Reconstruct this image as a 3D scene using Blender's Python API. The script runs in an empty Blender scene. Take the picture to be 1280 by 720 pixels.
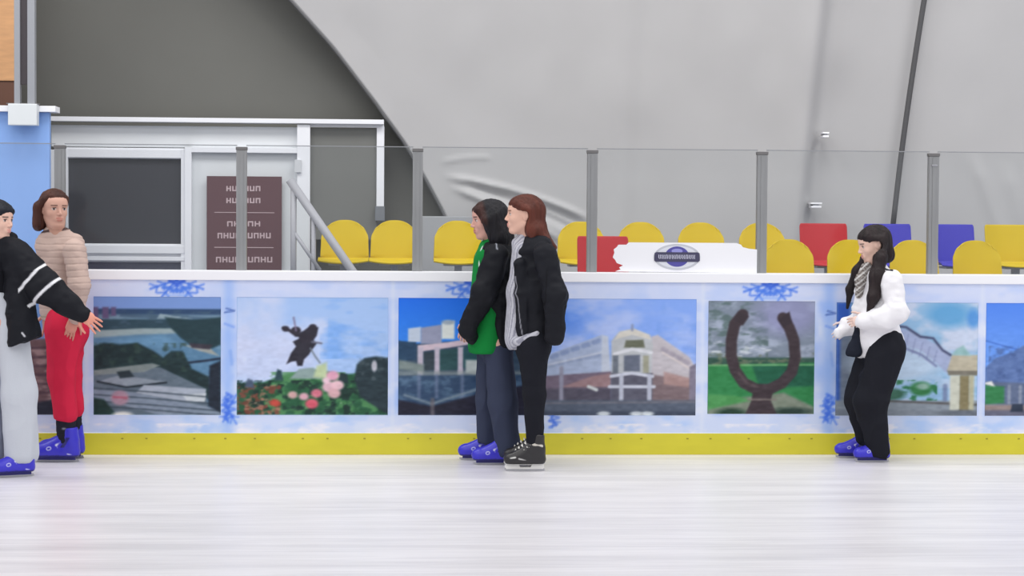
import bpy, bmesh, math
import numpy as np
from mathutils import Vector, Matrix

# ------------------------------------------------------------------ camera
F = 2304.0
YB = 12.0                      # distance of the rink boards
H = 1.5                        # eye height of the camera
YAW, PITCH, ROLL = math.radians(3.3), math.atan(78.5 / F), math.radians(0.4)
fwd = Vector((math.sin(YAW) * math.cos(PITCH), math.cos(YAW) * math.cos(PITCH), -math.sin(PITCH)))
r0 = Vector((math.cos(YAW), -math.sin(YAW), 0))
u0 = r0.cross(fwd)
rt = r0 * math.cos(ROLL) + u0 * math.sin(ROLL)
up = u0 * math.cos(ROLL) - r0 * math.sin(ROLL)
CAM = Vector((0, 0, H))
def ray(px, py):
    return fwd + rt * ((px - 640) / F) + up * ((360 - py) / F)
def at(px, py, Y):
    d = ray(px, py); return CAM + d * (Y / d.y)
def on_ice(px, py):
    d = ray(px, py); return CAM + d * (-H / d.z)
def X(px, Y, py=330): return at(px, py, Y).x
def Z(py, Y, px=640): return at(px, py, Y).z

sc = bpy.context.scene
col = sc.collection
cd = bpy.data.cameras.new('camera'); co = bpy.data.objects.new('camera', cd); col.objects.link(co)
m = Matrix((rt, up, -fwd)).transposed().to_4x4(); m.translation = CAM
co.matrix_world = m
cd.sensor_width = 36; cd.lens = 36 * F / 1280; cd.clip_start = 0.1; cd.clip_end = 200
sc.camera = co
sc.view_settings.view_transform = 'Standard'; sc.view_settings.look = 'None'
sc.view_settings.gamma = 1; sc.view_settings.use_curve_mapping = False
sc.view_settings.exposure = 0.07

# ------------------------------------------------------------------ colour
GAIN = 1.0
WORLD, LAMP = .70, 95
def lin1(c):
    c = c / 255.0
    return c / 12.92 if c <= 0.04045 else ((c + 0.055) / 1.055) ** 2.4
def C(r, g, b):
    return tuple(min(0.93, lin1(v) / GAIN) for v in (r, g, b))
def CA(a):                     # numpy 0..255 -> linear
    a = np.clip(a, 0, 255) / 255.0
    return np.clip(np.where(a <= 0.04045, a / 12.92, ((a + 0.055) / 1.055) ** 2.4) / GAIN, 0, 0.93)

# ------------------------------------------------------------------ materials
def mat(name, c=(.8, .8, .8), rough=.5, metal=0., spec=.5, attr=False, bump=0., bscale=40., stretch=(1, 1, 1), vary=0., vscale=3., sheen=0.):
    mt = bpy.data.materials.new(name); mt.use_nodes = True
    nt = mt.node_tree; b = nt.nodes['Principled BSDF']
    b.inputs['Roughness'].default_value = rough; b.inputs['Metallic'].default_value = metal
    b.inputs['Specular IOR Level'].default_value = spec
    if sheen: b.inputs['Sheen Weight'].default_value = sheen
    L = nt.links.new
    tc = nt.nodes.new('ShaderNodeTexCoord'); mp = nt.nodes.new('ShaderNodeMapping'); mp.inputs['Scale'].default_value = stretch
    L(tc.outputs['Object'], mp.inputs['Vector'])
    if attr:
        a = nt.nodes.new('ShaderNodeAttribute'); a.attribute_name = 'Col'; src = a.outputs['Color']
    else:
        a = nt.nodes.new('ShaderNodeRGB'); a.outputs[0].default_value = (*c, 1); src = a.outputs[0]
    if vary:
        n = nt.nodes.new('ShaderNodeTexNoise'); n.inputs['Scale'].default_value = vscale; n.inputs['Detail'].default_value = 5
        L(mp.outputs[0], n.inputs['Vector'])
        mr = nt.nodes.new('ShaderNodeMapRange'); mr.inputs[1].default_value = .25; mr.inputs[2].default_value = .75
        mr.inputs[3].default_value = 1 - vary; mr.inputs[4].default_value = 1 + vary
        L(n.outputs[0], mr.inputs[0])
        vm = nt.nodes.new('ShaderNodeVectorMath'); vm.operation = 'SCALE'
        L(src, vm.inputs[0]); L(mr.outputs[0], vm.inputs['Scale']); src = vm.outputs[0]
    L(src, b.inputs['Base Color'])
    if bump:
        n = nt.nodes.new('ShaderNodeTexNoise'); n.inputs['Scale'].default_value = bscale; n.inputs['Detail'].default_value = 4
        L(mp.outputs[0], n.inputs['Vector'])
        bp = nt.nodes.new('ShaderNodeBump'); bp.inputs['Strength'].default_value = bump; bp.inputs['Distance'].default_value = .01
        L(n.outputs[0], bp.inputs['Height']); L(bp.outputs[0], b.inputs['Normal'])
    return mt

# ------------------------------------------------------------------ objects
def tag(o, label=None, cat=None, group=None, kind=None):
    if label: o['label'] = label
    if cat: o['category'] = cat
    if group: o['group'] = group
    if kind: o['kind'] = kind
    return o
def empty(name, loc, label, cat, group=None, rz=0.):
    o = bpy.data.objects.new(name, None); col.objects.link(o); o.location = loc; o.rotation_euler = (0, 0, rz)
    o.empty_display_size = .1
    return tag(o, label, cat, group)
def link(name, me, mt=None, parent=None, loc=None, label=None):
    o = bpy.data.objects.new(name, me); col.objects.link(o)
    if mt and not me.materials: me.materials.append(mt)
    if parent: o.parent = parent
    if loc is not None: o.location = loc
    if label: o['label'] = label
    return o
def arr_mesh(name, V, Q, colors=None, smooth=True):
    V = np.asarray(V, dtype=np.float32); Q = np.asarray(Q, dtype=np.int32)
    me = bpy.data.meshes.new(name)
    k = Q.shape[1]
    me.vertices.add(len(V)); me.vertices.foreach_set('co', V.ravel())
    me.loops.add(Q.size); me.loops.foreach_set('vertex_index', Q.ravel())
    me.polygons.add(len(Q)); me.polygons.foreach_set('loop_start', np.arange(len(Q), dtype=np.int32) * k)
    me.polygons.foreach_set('loop_total', np.full(len(Q), k, dtype=np.int32))
    me.update(calc_edges=True); me.validate()
    me.polygons.foreach_set('use_smooth', np.full(len(me.polygons), smooth))
    if colors is not None:
        a = me.color_attributes.new('Col', 'FLOAT_COLOR', 'POINT')
        cc = np.ones((len(V), 4), dtype=np.float32); cc[:, :3] = colors
        a.data.foreach_set('color', cc.ravel())
    return me
class MB:
    """collects boxes, bars, tubes and prisms into one mesh"""
    def __init__(s): s.bm = bmesh.new()
    def box(s, a, b, bev=0.):
        a = Vector(a); b = Vector(b)
        lo = Vector([min(a[i], b[i]) for i in range(3)]); hi = Vector([max(a[i], b[i]) for i in range(3)])
        r = bmesh.ops.create_cube(s.bm, size=1)
        for v in r['verts']:
            v.co = Vector([lo[i] + (v.co[i] + .5) * (hi[i] - lo[i]) for i in range(3)])
        if bev:
            e = list({e for v in r['verts'] for e in v.link_edges})
            bmesh.ops.bevel(s.bm, geom=e, offset=bev, segments=2, profile=.7, affect='EDGES')
        return s
    def tube(s, pts, r, n=12):
        pts = [Vector(p) for p in pts]; rings = []
        for i, p in enumerate(pts):
            d = (pts[min(i + 1, len(pts) - 1)] - pts[max(i - 1, 0)]).normalized()
            q = Vector((0, 0, 1)) if abs(d.z) < .9 else Vector((1, 0, 0))
            a = d.cross(q).normalized(); b = d.cross(a)
            rr = r[i] if isinstance(r, (list, tuple)) else r
            rings.append([s.bm.verts.new(p + (a * math.cos(t) + b * math.sin(t)) * rr) for t in [2 * math.pi * k / n for k in range(n)]])
        for i in range(len(rings) - 1):
            for k in range(n):
                s.bm.faces.new((rings[i][k], rings[i][(k + 1) % n], rings[i + 1][(k + 1) % n], rings[i + 1][k]))
        s.bm.faces.new(rings[0][::-1]); s.bm.faces.new(rings[-1])
        return s
    def bar(s, a, b, w, h=None):          # square bar from a to b
        a = Vector(a); b = Vector(b); h = h or w
        d = (b - a).normalized(); q = Vector((0, 1, 0)) if abs(d.y) < .9 else Vector((1, 0, 0))
        u = d.cross(q).normalized() * w / 2; v = d.cross(u).normalized() * h / 2
        A = [s.bm.verts.new(a + u * i + v * j) for i, j in ((-1, -1), (1, -1), (1, 1), (-1, 1))]
        B = [s.bm.verts.new(b + u * i + v * j) for i, j in ((-1, -1), (1, -1), (1, 1), (-1, 1))]
        s.bm.faces.new(A[::-1]); s.bm.faces.new(B)
        for k in range(4): s.bm.faces.new((A[k], A[(k + 1) % 4], B[(k + 1) % 4], B[k]))
        return s
    def prism(s, pts, y0, y1):            # outline in x,z extruded along y
        A = [s.bm.verts.new((x, y0, z)) for x, z in pts]; B = [s.bm.verts.new((x, y1, z)) for x, z in pts]
        n = len(pts); s.bm.faces.new(A); s.bm.faces.new(B[::-1])
        for k in range(n): s.bm.faces.new((A[k], B[k], B[(k + 1) % n], A[(k + 1) % n]))
        return s
    def done(s, name, mt, parent=None, loc=None, label=None, smooth=False, base=None):
        bmesh.ops.recalc_face_normals(s.bm, faces=s.bm.faces)
        if base is not None:
            bmesh.ops.translate(s.bm, verts=s.bm.verts, vec=-Vector(base))
        me = bpy.data.meshes.new(name); s.bm.to_mesh(me); s.bm.free()
        if smooth:
            me.polygons.foreach_set('use_smooth', [True] * len(me.polygons))
        return link(name, me, mt, parent, loc, label)

# ------------------------------------------------------------------ noise
_rng = np.random.RandomState(7)
_LAT = _rng.rand(32, 32, 32).astype(np.float32)
def vnoise(P, seed=0):
    """smooth value noise, -1..1, P (...,3)"""
    P = np.asarray(P, dtype=np.float32) + seed * 7.31
    i = np.floor(P).astype(np.int64); f = P - i; f = f * f * (3 - 2 * f)
    r = 0
    for dx in (0, 1):
        for dy in (0, 1):
            for dz in (0, 1):
                w = (f[..., 0] if dx else 1 - f[..., 0]) * (f[..., 1] if dy else 1 - f[..., 1]) * (f[..., 2] if dz else 1 - f[..., 2])
                r = r + w * _LAT[(i[..., 0] + dx) % 32, (i[..., 1] + dy) % 32, (i[..., 2] + dz) % 32]
    return r * 2 - 1
def vn2(x, y, seed=0):
    return vnoise(np.stack([x, y, np.full_like(x, seed * 3.7)], -1))
def fbm2(x, y, seed=0, o=3):
    r = 0; a = 1.; t = 0
    for k in range(o):
        r = r + a * vn2(x * 2 ** k, y * 2 ** k, seed + k); t += a; a *= .5
    return r / t
# ------------------------------------------------------------------ smooth solids (signed distances meshed with surface nets)
def npv(v): return np.array(v, dtype=np.float32)
class Solid:
    def __init__(s, base=(200, 200, 200)):
        s.ops = []; s.base = base; s.paints = []; s.fine = []
    def _add(s, kind, lo, hi, fn, k, c): s.ops.append((kind, npv(lo), npv(hi), fn, k, c)); return s
    def cap(s, a, b, ra, rb=None, k=.02, c=None, sy=1., kind='u'):
        """tapered capsule; sy widens it along local y"""
        a = npv(a); b = npv(b); rb = ra if rb is None else rb
        S = npv((1, 1 / sy, 1)); mid = (a + b) / 2
        def fn(P):
            A = a * S; B = b * S; Q = P * S; ab = B - A
            t = np.clip(((Q - A) @ ab) / max(1e-9, ab @ ab), 0, 1)
            return (np.linalg.norm(Q - A - t[..., None] * ab, axis=-1) - (ra + (rb - ra) * t)) * min(1, max(.8, sy))
        r = max(ra, rb); rr = npv((r, r * max(1, sy), r))
        return s._add(kind, np.minimum(a, b) - rr, np.maximum(a, b) + rr, fn, k, c)
    def ell(s, c0, r, M=None, k=.02, c=None, kind='u'):
        c0 = npv(c0); r = npv(r); M = np.eye(3, dtype=np.float32) if M is None else npv(M)   # columns: local axes
        def fn(P):
            Q = (P - c0) @ M; k0 = np.linalg.norm(Q / r, axis=-1); k1 = np.linalg.norm(Q / (r * r), axis=-1)
            return k0 * (k0 - 1) / np.maximum(k1, 1e-6)
        e = np.abs(M) @ r
        return s._add(kind, c0 - e, c0 + e, fn, k, c)
    def box(s, c0, h, M=None, rad=.005, k=.01, c=None, kind='u'):
        c0 = npv(c0); h = npv(h); M = np.eye(3, dtype=np.float32) if M is None else npv(M)
        def fn(P):
            q = np.abs((P - c0) @ M) - (h - rad)
            return np.linalg.norm(np.maximum(q, 0), axis=-1) + np.minimum(q.max(-1), 0) - rad
        e = np.abs(M) @ h
        return s._add(kind, c0 - e, c0 + e, fn, k, c)
    def half(s, p, n, k=.004, where=None):
        """cuts away everything on the side n points to (inside the box `where` only)"""
        p = npv(p); n = npv(n); n = n / np.linalg.norm(n)
        fn = lambda P: (P - p) @ n
        lo, hi = where if where else ((-9, -9, -9), (9, 9, 9))
        s.ops.append(('i', npv(lo), npv(hi), fn, k, None)); return s
    def paint(s, fn, c): s.paints.append((fn, c)); return s          # fn(P) -> mask 0..1
    def paint_cap(s, a, b, r, c, soft=.003, sy=1.):
        a = npv(a); b = npv(b)
        def fn(P):
            S = npv((1, 1 / sy, 1)); A = a * S; B = b * S; Q = P * S; ab = B - A
            t = np.clip(((Q - A) @ ab) / max(1e-9, ab @ ab), 0, 1)
            return np.clip(.5 - (np.linalg.norm(Q - A - t[..., None] * ab, axis=-1) - r) / soft, 0, 1)
        return s.paint(fn, c)
    def line(s, a, b, w, c, ymax=-.05, soft=.003):
        """a seam or zip printed on the near side along a-b (seen from the side, x,z)"""
        a = npv((a[0], a[2])); b = npv((b[0], b[2])); ab = b - a
        def fn(P):
            Q = P[:, (0, 2)]; t = np.clip(((Q - a) @ ab) / (ab @ ab), 0, 1)
            return np.clip(.5 - (np.linalg.norm(Q - a - t[:, None] * ab, axis=1) - w) / soft, 0, 1) * (P[:, 1] < ymax)
        return s.paint(fn, c)
    def mesh(s, name, h=.006, fine=(), hf=.003, disp=None, tone=None):
        lo = np.min([o[1] for o in s.ops if o[0] == 'u'], 0) - .03; hi = np.max([o[2] for o in s.ops if o[0] == 'u'], 0) + .03
        ax = []
        for d in range(3):
            t = lo[d]; a = [t]
            while t < hi[d]:
                st = h
                for fl, fh in fine:
                    if fl[d] - .002 < t < fh[d]: st = hf
                t += st; a.append(t)
            ax.append(np.array(a, dtype=np.float32))
        nx, ny, nz = map(len, ax)
        D = np.full((nx, ny, nz), 1.0, dtype=np.float32); I = np.zeros((nx, ny, nz), dtype=np.int16)
        pal = [npv(s.base)]
        for kind, l, u, fn, k, c in s.ops:
            mg = k + 2.5 * h
            sl = []
            for d in range(3):
                i0 = max(0, np.searchsorted(ax[d], l[d] - mg) - 1); i1 = min(len(ax[d]), np.searchsorted(ax[d], u[d] + mg) + 1)
                sl.append(slice(i0, i1))
            if any(q.start >= q.stop for q in sl): continue
            sl = tuple(sl)
            P = np.stack(np.meshgrid(ax[0][sl[0]], ax[1][sl[1]], ax[2][sl[2]], indexing='ij'), -1)
            d2 = fn(P).astype(np.float32); a = D[sl]
            if kind == 'u':
                if c is not None: pal.append(npv(c)); ci = len(pal) - 1
                else: ci = 0
                I[sl] = np.where(d2 < a, ci, I[sl])
                hh = np.clip(.5 + .5 * (a - d2) / k, 0, 1)
                D[sl] = a * (1 - hh) + d2 * hh - k * hh * (1 - hh)
            else:
                if kind == 's': d2 = -d2
                hh = np.clip(.5 - .5 * (a - d2) / k, 0, 1)
                D[sl] = a * (1 - hh) + d2 * hh + k * hh * (1 - hh)
                if kind == 's' and c is not None:
                    pal.append(npv(c)); I[sl] = np.where(d2 > a - .002, len(pal) - 1, I[sl])
        D[0], D[-1], D[:, 0], D[:, -1], D[:, :, 0], D[:, :, -1] = .1, .1, .1, .1, .1, .1
        ins = D < 0
        cnt = np.zeros((nx - 1, ny - 1, nz - 1), dtype=np.int8)
        for dx in (0, 1):
            for dy in (0, 1):
                for dz in (0, 1):
                    cnt += ins[dx:nx - 1 + dx, dy:ny - 1 + dy, dz:nz - 1 + dz]
        ci, cj, ck = np.nonzero((cnt > 0) & (cnt < 8))
        idx = np.full(cnt.shape, -1, dtype=np.int32); idx[ci, cj, ck] = np.arange(len(ci))
        corner = [(0, 0, 0), (1, 0, 0), (0, 1, 0), (1, 1, 0), (0, 0, 1), (1, 0, 1), (0, 1, 1), (1, 1, 1)]
        vals = [D[ci + a, cj + b, ck + c] for a, b, c in corner]
        pos = [np.stack([ax[0][ci + a], ax[1][cj + b], ax[2][ck + c]], -1) for a, b, c in corner]
        acc = np.zeros((len(ci), 3), dtype=np.float32); n = np.zeros(len(ci), dtype=np.float32)
        for a in range(8):
            for b in range(a + 1, 8):
                if sum(corner[a][q] != corner[b][q] for q in range(3)) != 1: continue
                mk = (vals[a] < 0) != (vals[b] < 0)
                t = np.where(mk, vals[a] / np.where(mk, vals[a] - vals[b], 1), 0)
                acc += np.where(mk[:, None], pos[a] + t[:, None] * (pos[b] - pos[a]), 0); n += mk
        V = acc / np.maximum(n, 1)[:, None]
        quads = []
        for d in range(3):
            s0 = [slice(None)] * 3; s1 = [slice(None)] * 3; s0[d] = slice(0, -1); s1[d] = slice(1, None)
            A = ins[tuple(s0)]; B = ins[tuple(s1)]
            i, j, k2 = np.nonzero(A != B); g = [i, j, k2]; e1, e2 = [(1, 2), (2, 0), (0, 1)][d]
            ok = (g[e1] > 0) & (g[e2] > 0) & (g[e1] < [nx, ny, nz][e1] - 1) & (g[e2] < [nx, ny, nz][e2] - 1)
            g = [q[ok] for q in g]
            def cell(o1, o2):
                c3 = [q.copy() for q in g]; c3[e1] -= o1; c3[e2] -= o2
                return idx[c3[0], c3[1], c3[2]]
            q = np.stack([cell(1, 1), cell(0, 1), cell(0, 0), cell(1, 0)], -1)
            fl = ~A[g[0], g[1], g[2]]
            q[fl] = q[fl][:, ::-1]
            quads.append(q)
        Q = np.concatenate(quads); Q = Q[(Q >= 0).all(1)]
        # smooth once or twice to take the voxel grain off
        for _ in range(2):
            sm = np.zeros_like(V); w = np.zeros(len(V), dtype=np.float32)
            for a in range(4):
                for b in ((a + 1) % 4, (a + 3) % 4):
                    np.add.at(sm, Q[:, a], V[Q[:, b]]); np.add.at(w, Q[:, a], 1)
            V = V * .5 + .5 * sm / np.maximum(w, 1)[:, None]
        cl = np.array(pal)[I[ci, cj, ck]].copy()
        for fn, c in s.paints:
            mk = fn(V)[:, None]; cl = cl * (1 - mk) + npv(c) * mk
        if tone: cl = cl * tone(V)[:, None]
        if disp is not None:
            nrm = np.cross(V[Q[:, 2]] - V[Q[:, 0]], V[Q[:, 3]] - V[Q[:, 1]])
            N = np.zeros_like(V)
            for a in range(4): np.add.at(N, Q[:, a], nrm)
            N /= np.maximum(np.linalg.norm(N, axis=1), 1e-9)[:, None]
            V = V + N * disp(V)[:, None]
        return arr_mesh(name, V, Q, CA(cl))

def folds(amp=.006, f=(10, 10, 5), seed=1, amp2=.002):
    f = npv(f)
    def fn(V):
        n = vnoise(V * f, seed); n2 = vnoise(V * f * 2.7, seed + 3)
        r = 1 - np.abs(n) * 2.2
        return amp * np.clip(r, -1, 1) * .6 + amp2 * n2
    return fn

def axes(yaw, pitch=0., roll=0.):
    """head axes: forward, left, up as columns. yaw: direction the face looks in the x,y plane (deg, 0 = +x, 90 = +y)"""
    return np.array((Matrix.Rotation(math.radians(yaw), 3, 'Z') @ Matrix.Rotation(math.radians(pitch), 3, 'Y') @ Matrix.Rotation(math.radians(roll), 3, 'X')), dtype=np.float32)

SKIN = (214, 168, 150)
def add_head(S, o, M, sc=1., skin=SKIN, hair=(40, 30, 28), lips=(178, 98, 96), chin=0.):
    o = npv(o); u = .01 * sc
    lips = tuple(.55 * a + .45 * b for a, b in zip(lips, skin))
    def p(x, y, z): return o + M @ (npv((x, y, z)) * u)
    def r(*a): return [v * u for v in a]
    e = lambda cc, rr, k=.012, **w: S.ell(p(*cc), r(*rr), M, k=k, c=w.pop('c', skin), **w)
    e((-.8, 0, 3.2), (9.4, 7.5, 8.2))
    e((2.6, 0, -2.6), (6.2, 5.9, 8.3), k=.03)
    e((4.2, 0, 3.6), (4.6, 6.2, 4.6), k=.02)
    e((6.5 + chin, 0, -9.0), (1.9, 2.3, 1.7), k=.022)
    for s in (-1, 1):
        S.cap(p(-.6, s * 5.2, -4.6), p(5.2, s * 2.3, -9.0), 1.5 * u, 1.2 * u, k=.025, c=skin)
        e((5.4, s * 3.5, -2.2), (2.4, 2.2, 2.3), k=.018)
        e((9.2, s * 3.2, .6), (1.7, 1.7, 1.1), k=.012, kind='s')
    S.cap(p(7.1, -3.6, 2.1), p(7.1, 3.6, 2.1), 1.1 * u, k=.012, c=skin)
    S.cap(p(8.1, 0, 1.3), p(10.2, 0, -2.3), .62 * u, .85 * u, k=.011, c=skin)
    for s in (-1, 1): e((9.3, s * .95, -2.8), (.95, .7, .65), k=.006)
    e((7.6, 0, -5.6), (1.7, 2.7, 1.9), k=.012)
    e((8.75, 0, -5.15), (.85, 2.1, .5), k=.004, c=lips)
    e((8.65, 0, -6.25), (.85, 1.8, .6), k=.004, c=lips)
    for s in (-1, 1):
        e((7.25, s * 3.15, .35), (1.15, 1.35, .95), k=.003, c=(206, 190, 184))
        S.paint_cap(p(8.35, s * 3.2, .35), p(8.5, s * 3.2, .3), .55 * u, (45, 30, 26), .002)
        S.paint_cap(p(8.2, s * 4.4, .95), p(8.5, s * 2.2, 1.05), .32 * u, (40, 26, 24), .002)
        S.paint_cap(p(7.9, s * 5.0, 2.5), p(9.0, s * 1.7, 2.5), .42 * u, tuple(.6 * a + .4 * b for a, b in zip(hair, skin)), .003)
        e((-.6, s * 7.1, -.2), (1.9, .75, 3.0), k=.008)
        S.cap(p(-1.4, s * 7.9, 1.9), p(-1.7, s * 7.9, -1.0), .5 * u, k=.006, c=skin)
    S.fine.append((o - .14 * sc, o + .14 * sc))
    return p
def add_hand(S, w, d, n, L=.175, curl=.5, spread=.25, thumb=1, skin=SKIN):
    """w wrist, d direction to the fingers, n the way the palm faces, thumb: +1 / -1 side"""
    d = Vector(d).normalized(); n = Vector(n); n = (n - d * n.dot(d)).normalized(); t = d.cross(n).normalized() * thumb
    w = Vector(w); pl = L * .52
    M = np.array(Matrix((d, t, n)).transposed())
    S.ell(w + d * pl * .52, (pl * .62, L * .225, L * .085), M, k=.012, c=skin)
    S.ell(w + d * pl * .8, (pl * .3, L * .235, L * .075), M, k=.012, c=skin)
    for i, (off, ln) in enumerate(((.165, .43), (.06, .48), (-.05, .45), (-.15, .35))):
        a = spread * (1 - i * .66)
        p = w + d * pl * .95 + t * (off * L)
        f = (d + t * a * .45).normalized()
        c = curl * (.8 + .15 * i)
        for seg, (fr, rr) in enumerate(((.45, .050), (.32, .045), (.26, .038))):
            ang = c * (.45 + .45 * seg)
            dd = f * math.cos(ang) + n * math.sin(ang)
            q = p + dd * (ln * L * fr)
            S.cap(p, q, rr * L, rr * L * .9, k=.004, c=skin); p = q
    p = w + d * pl * .25 + t * L * .15
    for fr, rr, dv in ((.26, .075, t * .75 + d * .6 + n * .25), (.2, .055, t * .45 + d * .85 + n * .3), (.15, .048, t * .2 + d + n * .35)):
        q = p + dv.normalized() * (L * fr); S.cap(p, q, rr * L, rr * L * .85, k=.006, c=skin); p = q
    c = npv(w + d * L * .5); S.fine.append((c - L * .62, c + L * .62))
def limb(S, pts, rs, k=.03, c=None, sy=1.):
    for i in range(len(pts) - 1): S.cap(pts[i], pts[i + 1], rs[i], rs[i + 1], k=k, c=c, sy=sy)
# ------------------------------------------------------------------ materials of the place
M_white = mat('white_plastic', C(243, 243, 248), .45, bump=.03, bscale=15)
M_frame = mat('white_frame_paint', C(226, 227, 232), .5, vary=.03)
M_panelw = mat('pale_panel', C(208, 211, 214), .55, vary=.03)
M_print = mat('printed_banner', rough=.42, attr=True, spec=.35)
M_kick = mat('yellow_kickplate_plastic', C(214, 204, 50), .45, vary=.05, vscale=4, stretch=(1, 1, 3), spec=.5)
M_screw = mat('dark_screw_heads', C(150, 140, 40), .5)
M_post = mat('grey_aluminium', C(148, 149, 150), .42, metal=.35, vary=.08, vscale=6, stretch=(3, 3, .6))
M_posttop = mat('dark_post_cap', C(110, 108, 108), .5)
M_dwall = mat('dark_grey_tarpaulin', C(98, 98, 94), .75, vary=.05, vscale=1.2, bump=.25, bscale=2.5)
M_blue = mat('blue_painted_panel', C(138, 175, 234), .5, vary=.02)
M_wood = mat('orange_wood', C(194, 146, 102), .55, vary=.14, vscale=5, stretch=(1, 1, 5))
M_dkwood = mat('dark_brown_wood', C(94, 60, 44), .6, vary=.1)
M_dark = mat('dark_window_glass', C(58, 59, 65), .45, spec=.2)
M_maroon = mat('maroon_sign_face', C(88, 56, 62), .45)
M_signtx = mat('sign_lettering', C(186, 164, 168), .5)
M_steel = mat('brushed_steel', C(180, 180, 184), .3, metal=.9)
M_grey = mat('grey_painted_metal', C(152, 154, 160), .45, metal=.2)
M_rail = mat('pale_grey_rail', C(160, 160, 166), .45)
M_tribune = mat('grey_tribune_deck', C(138, 142, 152), .7, vary=.06)
M_yseat = mat('yellow_seat_plastic', C(200, 172, 12), .45, vary=.03, vscale=3, spec=.25)
M_rseat = mat('red_seat_plastic', C(178, 30, 40), .45, vary=.03, spec=.25)
M_bseat = mat('blue_seat_plastic', C(57, 52, 170), .45, vary=.03, spec=.25)
M_attr = mat('painted_cloth', rough=.85, attr=True, spec=.2, bump=.12, bscale=160)

def glass_mat():
    mt = bpy.data.materials.new('clear_rink_glass'); mt.use_nodes = True; nt = mt.node_tree
    for n in list(nt.nodes): nt.nodes.remove(n)
    o = nt.nodes.new('ShaderNodeOutputMaterial'); t = nt.nodes.new('ShaderNodeBsdfTransparent'); g = nt.nodes.new('ShaderNodeBsdfGlossy')
    d = nt.nodes.new('ShaderNodeBsdfDiffuse'); d.inputs[0].default_value = (.4, .42, .43, 1)
    t.inputs[0].default_value = (.955, .962, .965, 1); g.inputs['Roughness'].default_value = .12
    m1 = nt.nodes.new('ShaderNodeMixShader'); m2 = nt.nodes.new('ShaderNodeMixShader'); m1.inputs[0].default_value = .018; m2.inputs[0].default_value = .02
    L = nt.links.new
    L(t.outputs[0], m1.inputs[1]); L(g.outputs[0], m1.inputs[2]); L(m1.outputs[0], m2.inputs[1]); L(d.outputs[0], m2.inputs[2]); L(m2.outputs[0], o.inputs[0])
    return mt
M_glass = glass_mat()
M_edge = mat('glass_edge', C(150, 152, 156), .6, spec=.1)

# ------------------------------------------------------------------ ice
def ice_mat():
    mt = bpy.data.materials.new('skated_ice'); mt.use_nodes = True; nt = mt.node_tree; b = nt.nodes['Principled BSDF']; L = nt.links.new
    tc = nt.nodes.new('ShaderNodeTexCoord')
    def noise(scl, st, det=6, rough=.6):
        mp = nt.nodes.new('ShaderNodeMapping'); mp.inputs['Scale'].default_value = st; mp.inputs['Rotation'].default_value = (0, 0, .05)
        L(tc.outputs['Object'], mp.inputs[0]); n = nt.nodes.new('ShaderNodeTexNoise'); n.inputs['Scale'].default_value = scl
        n.inputs['Detail'].default_value = det; n.inputs['Roughness'].default_value = rough; L(mp.outputs[0], n.inputs['Vector']); return n.outputs[0]
    n1 = noise(1.3, (.45, 5, 1)); n2 = noise(5, (.25, 7, 1), 8, .7)
    ad = nt.nodes.new('ShaderNodeMath'); ad.operation = 'ADD'; L(n1, ad.inputs[0]); L(n2, ad.inputs[1])
    cr = nt.nodes.new('ShaderNodeValToRGB'); L(ad.outputs[0], cr.inputs[0])
    # noise sum centres on 1; the ramp reads 0..1 so halve it
    hv = nt.nodes.new('ShaderNodeMath'); hv.operation = 'MULTIPLY'; hv.inputs[1].default_value = .5; L(ad.outputs[0], hv.inputs[0]); L(hv.outputs[0], cr.inputs[0])
    e = cr.color_ramp.elements; e[0].position = .36; e[0].color = (*C(206, 203, 207), 1); e[1].position = .58; e[1].color = (*C(233, 230, 233), 1)
    L(cr.outputs[0], b.inputs['Base Color'])
    b.inputs['Roughness'].default_value = .3; b.inputs['Specular IOR Level'].default_value = .4
    bp = nt.nodes.new('ShaderNodeBump'); bp.inputs['Strength'].default_value = .25; bp.inputs['Distance'].default_value = .01
    L(n2, bp.inputs['Height']); L(bp.outputs[0], b.inputs['Normal'])
    return mt
MB().box((-16, -6, -.12), (18, YB + .12, 0)).done('floor', ice_mat())['kind'] = 'structure'

# ------------------------------------------------------------------ rink boards and their printed banner
def bx(px): return at(px, 440, YB).x
XL, XR = bx(-420), bx(1760)
BX0, BX1 = XL, XR
z_base_top, z_ban_top, z_cap_top = Z(541.5, YB), Z(352, YB), Z(340, YB)
kL, kR = X(-150, YB), X(1440, YB)
board = empty('rink_barrier', (bx(640), YB, 0), 'long white rink barrier with glass, yellow kickplate and blue banner of city photographs', 'barrier')
bl = Vector(board.location)
MB().box((BX0, YB + .012, 0), (BX1, YB + .11, z_ban_top), .004).done('board_core', M_white, board, (0, 0, 0), base=bl)
MB().box((BX0, YB - .02, z_ban_top), (BX1, YB + .13, z_cap_top), .006).done('top_rail', M_white, board, (0, 0, 0), base=bl, label='white plastic top rail')
MB().box((BX0, YB - .008, 0), (BX1, YB + .012, z_base_top), .004).done('kickplate', M_kick, board, (0, 0, 0), base=bl, label='yellow plastic kickplate')
mb = MB()
for i in range(50):
    x = BX0 + (i + .5 + .2 * math.sin(i * 2.3)) * (BX1 - BX0) / 50
    mb.box((x - .007, YB - .0105, z_base_top - .038), (x + .007, YB - .007, z_base_top - .031))
mb.done('screw_row', M_screw, board, (0, 0, 0), base=bl)['kind'] = 'stuff'

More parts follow.
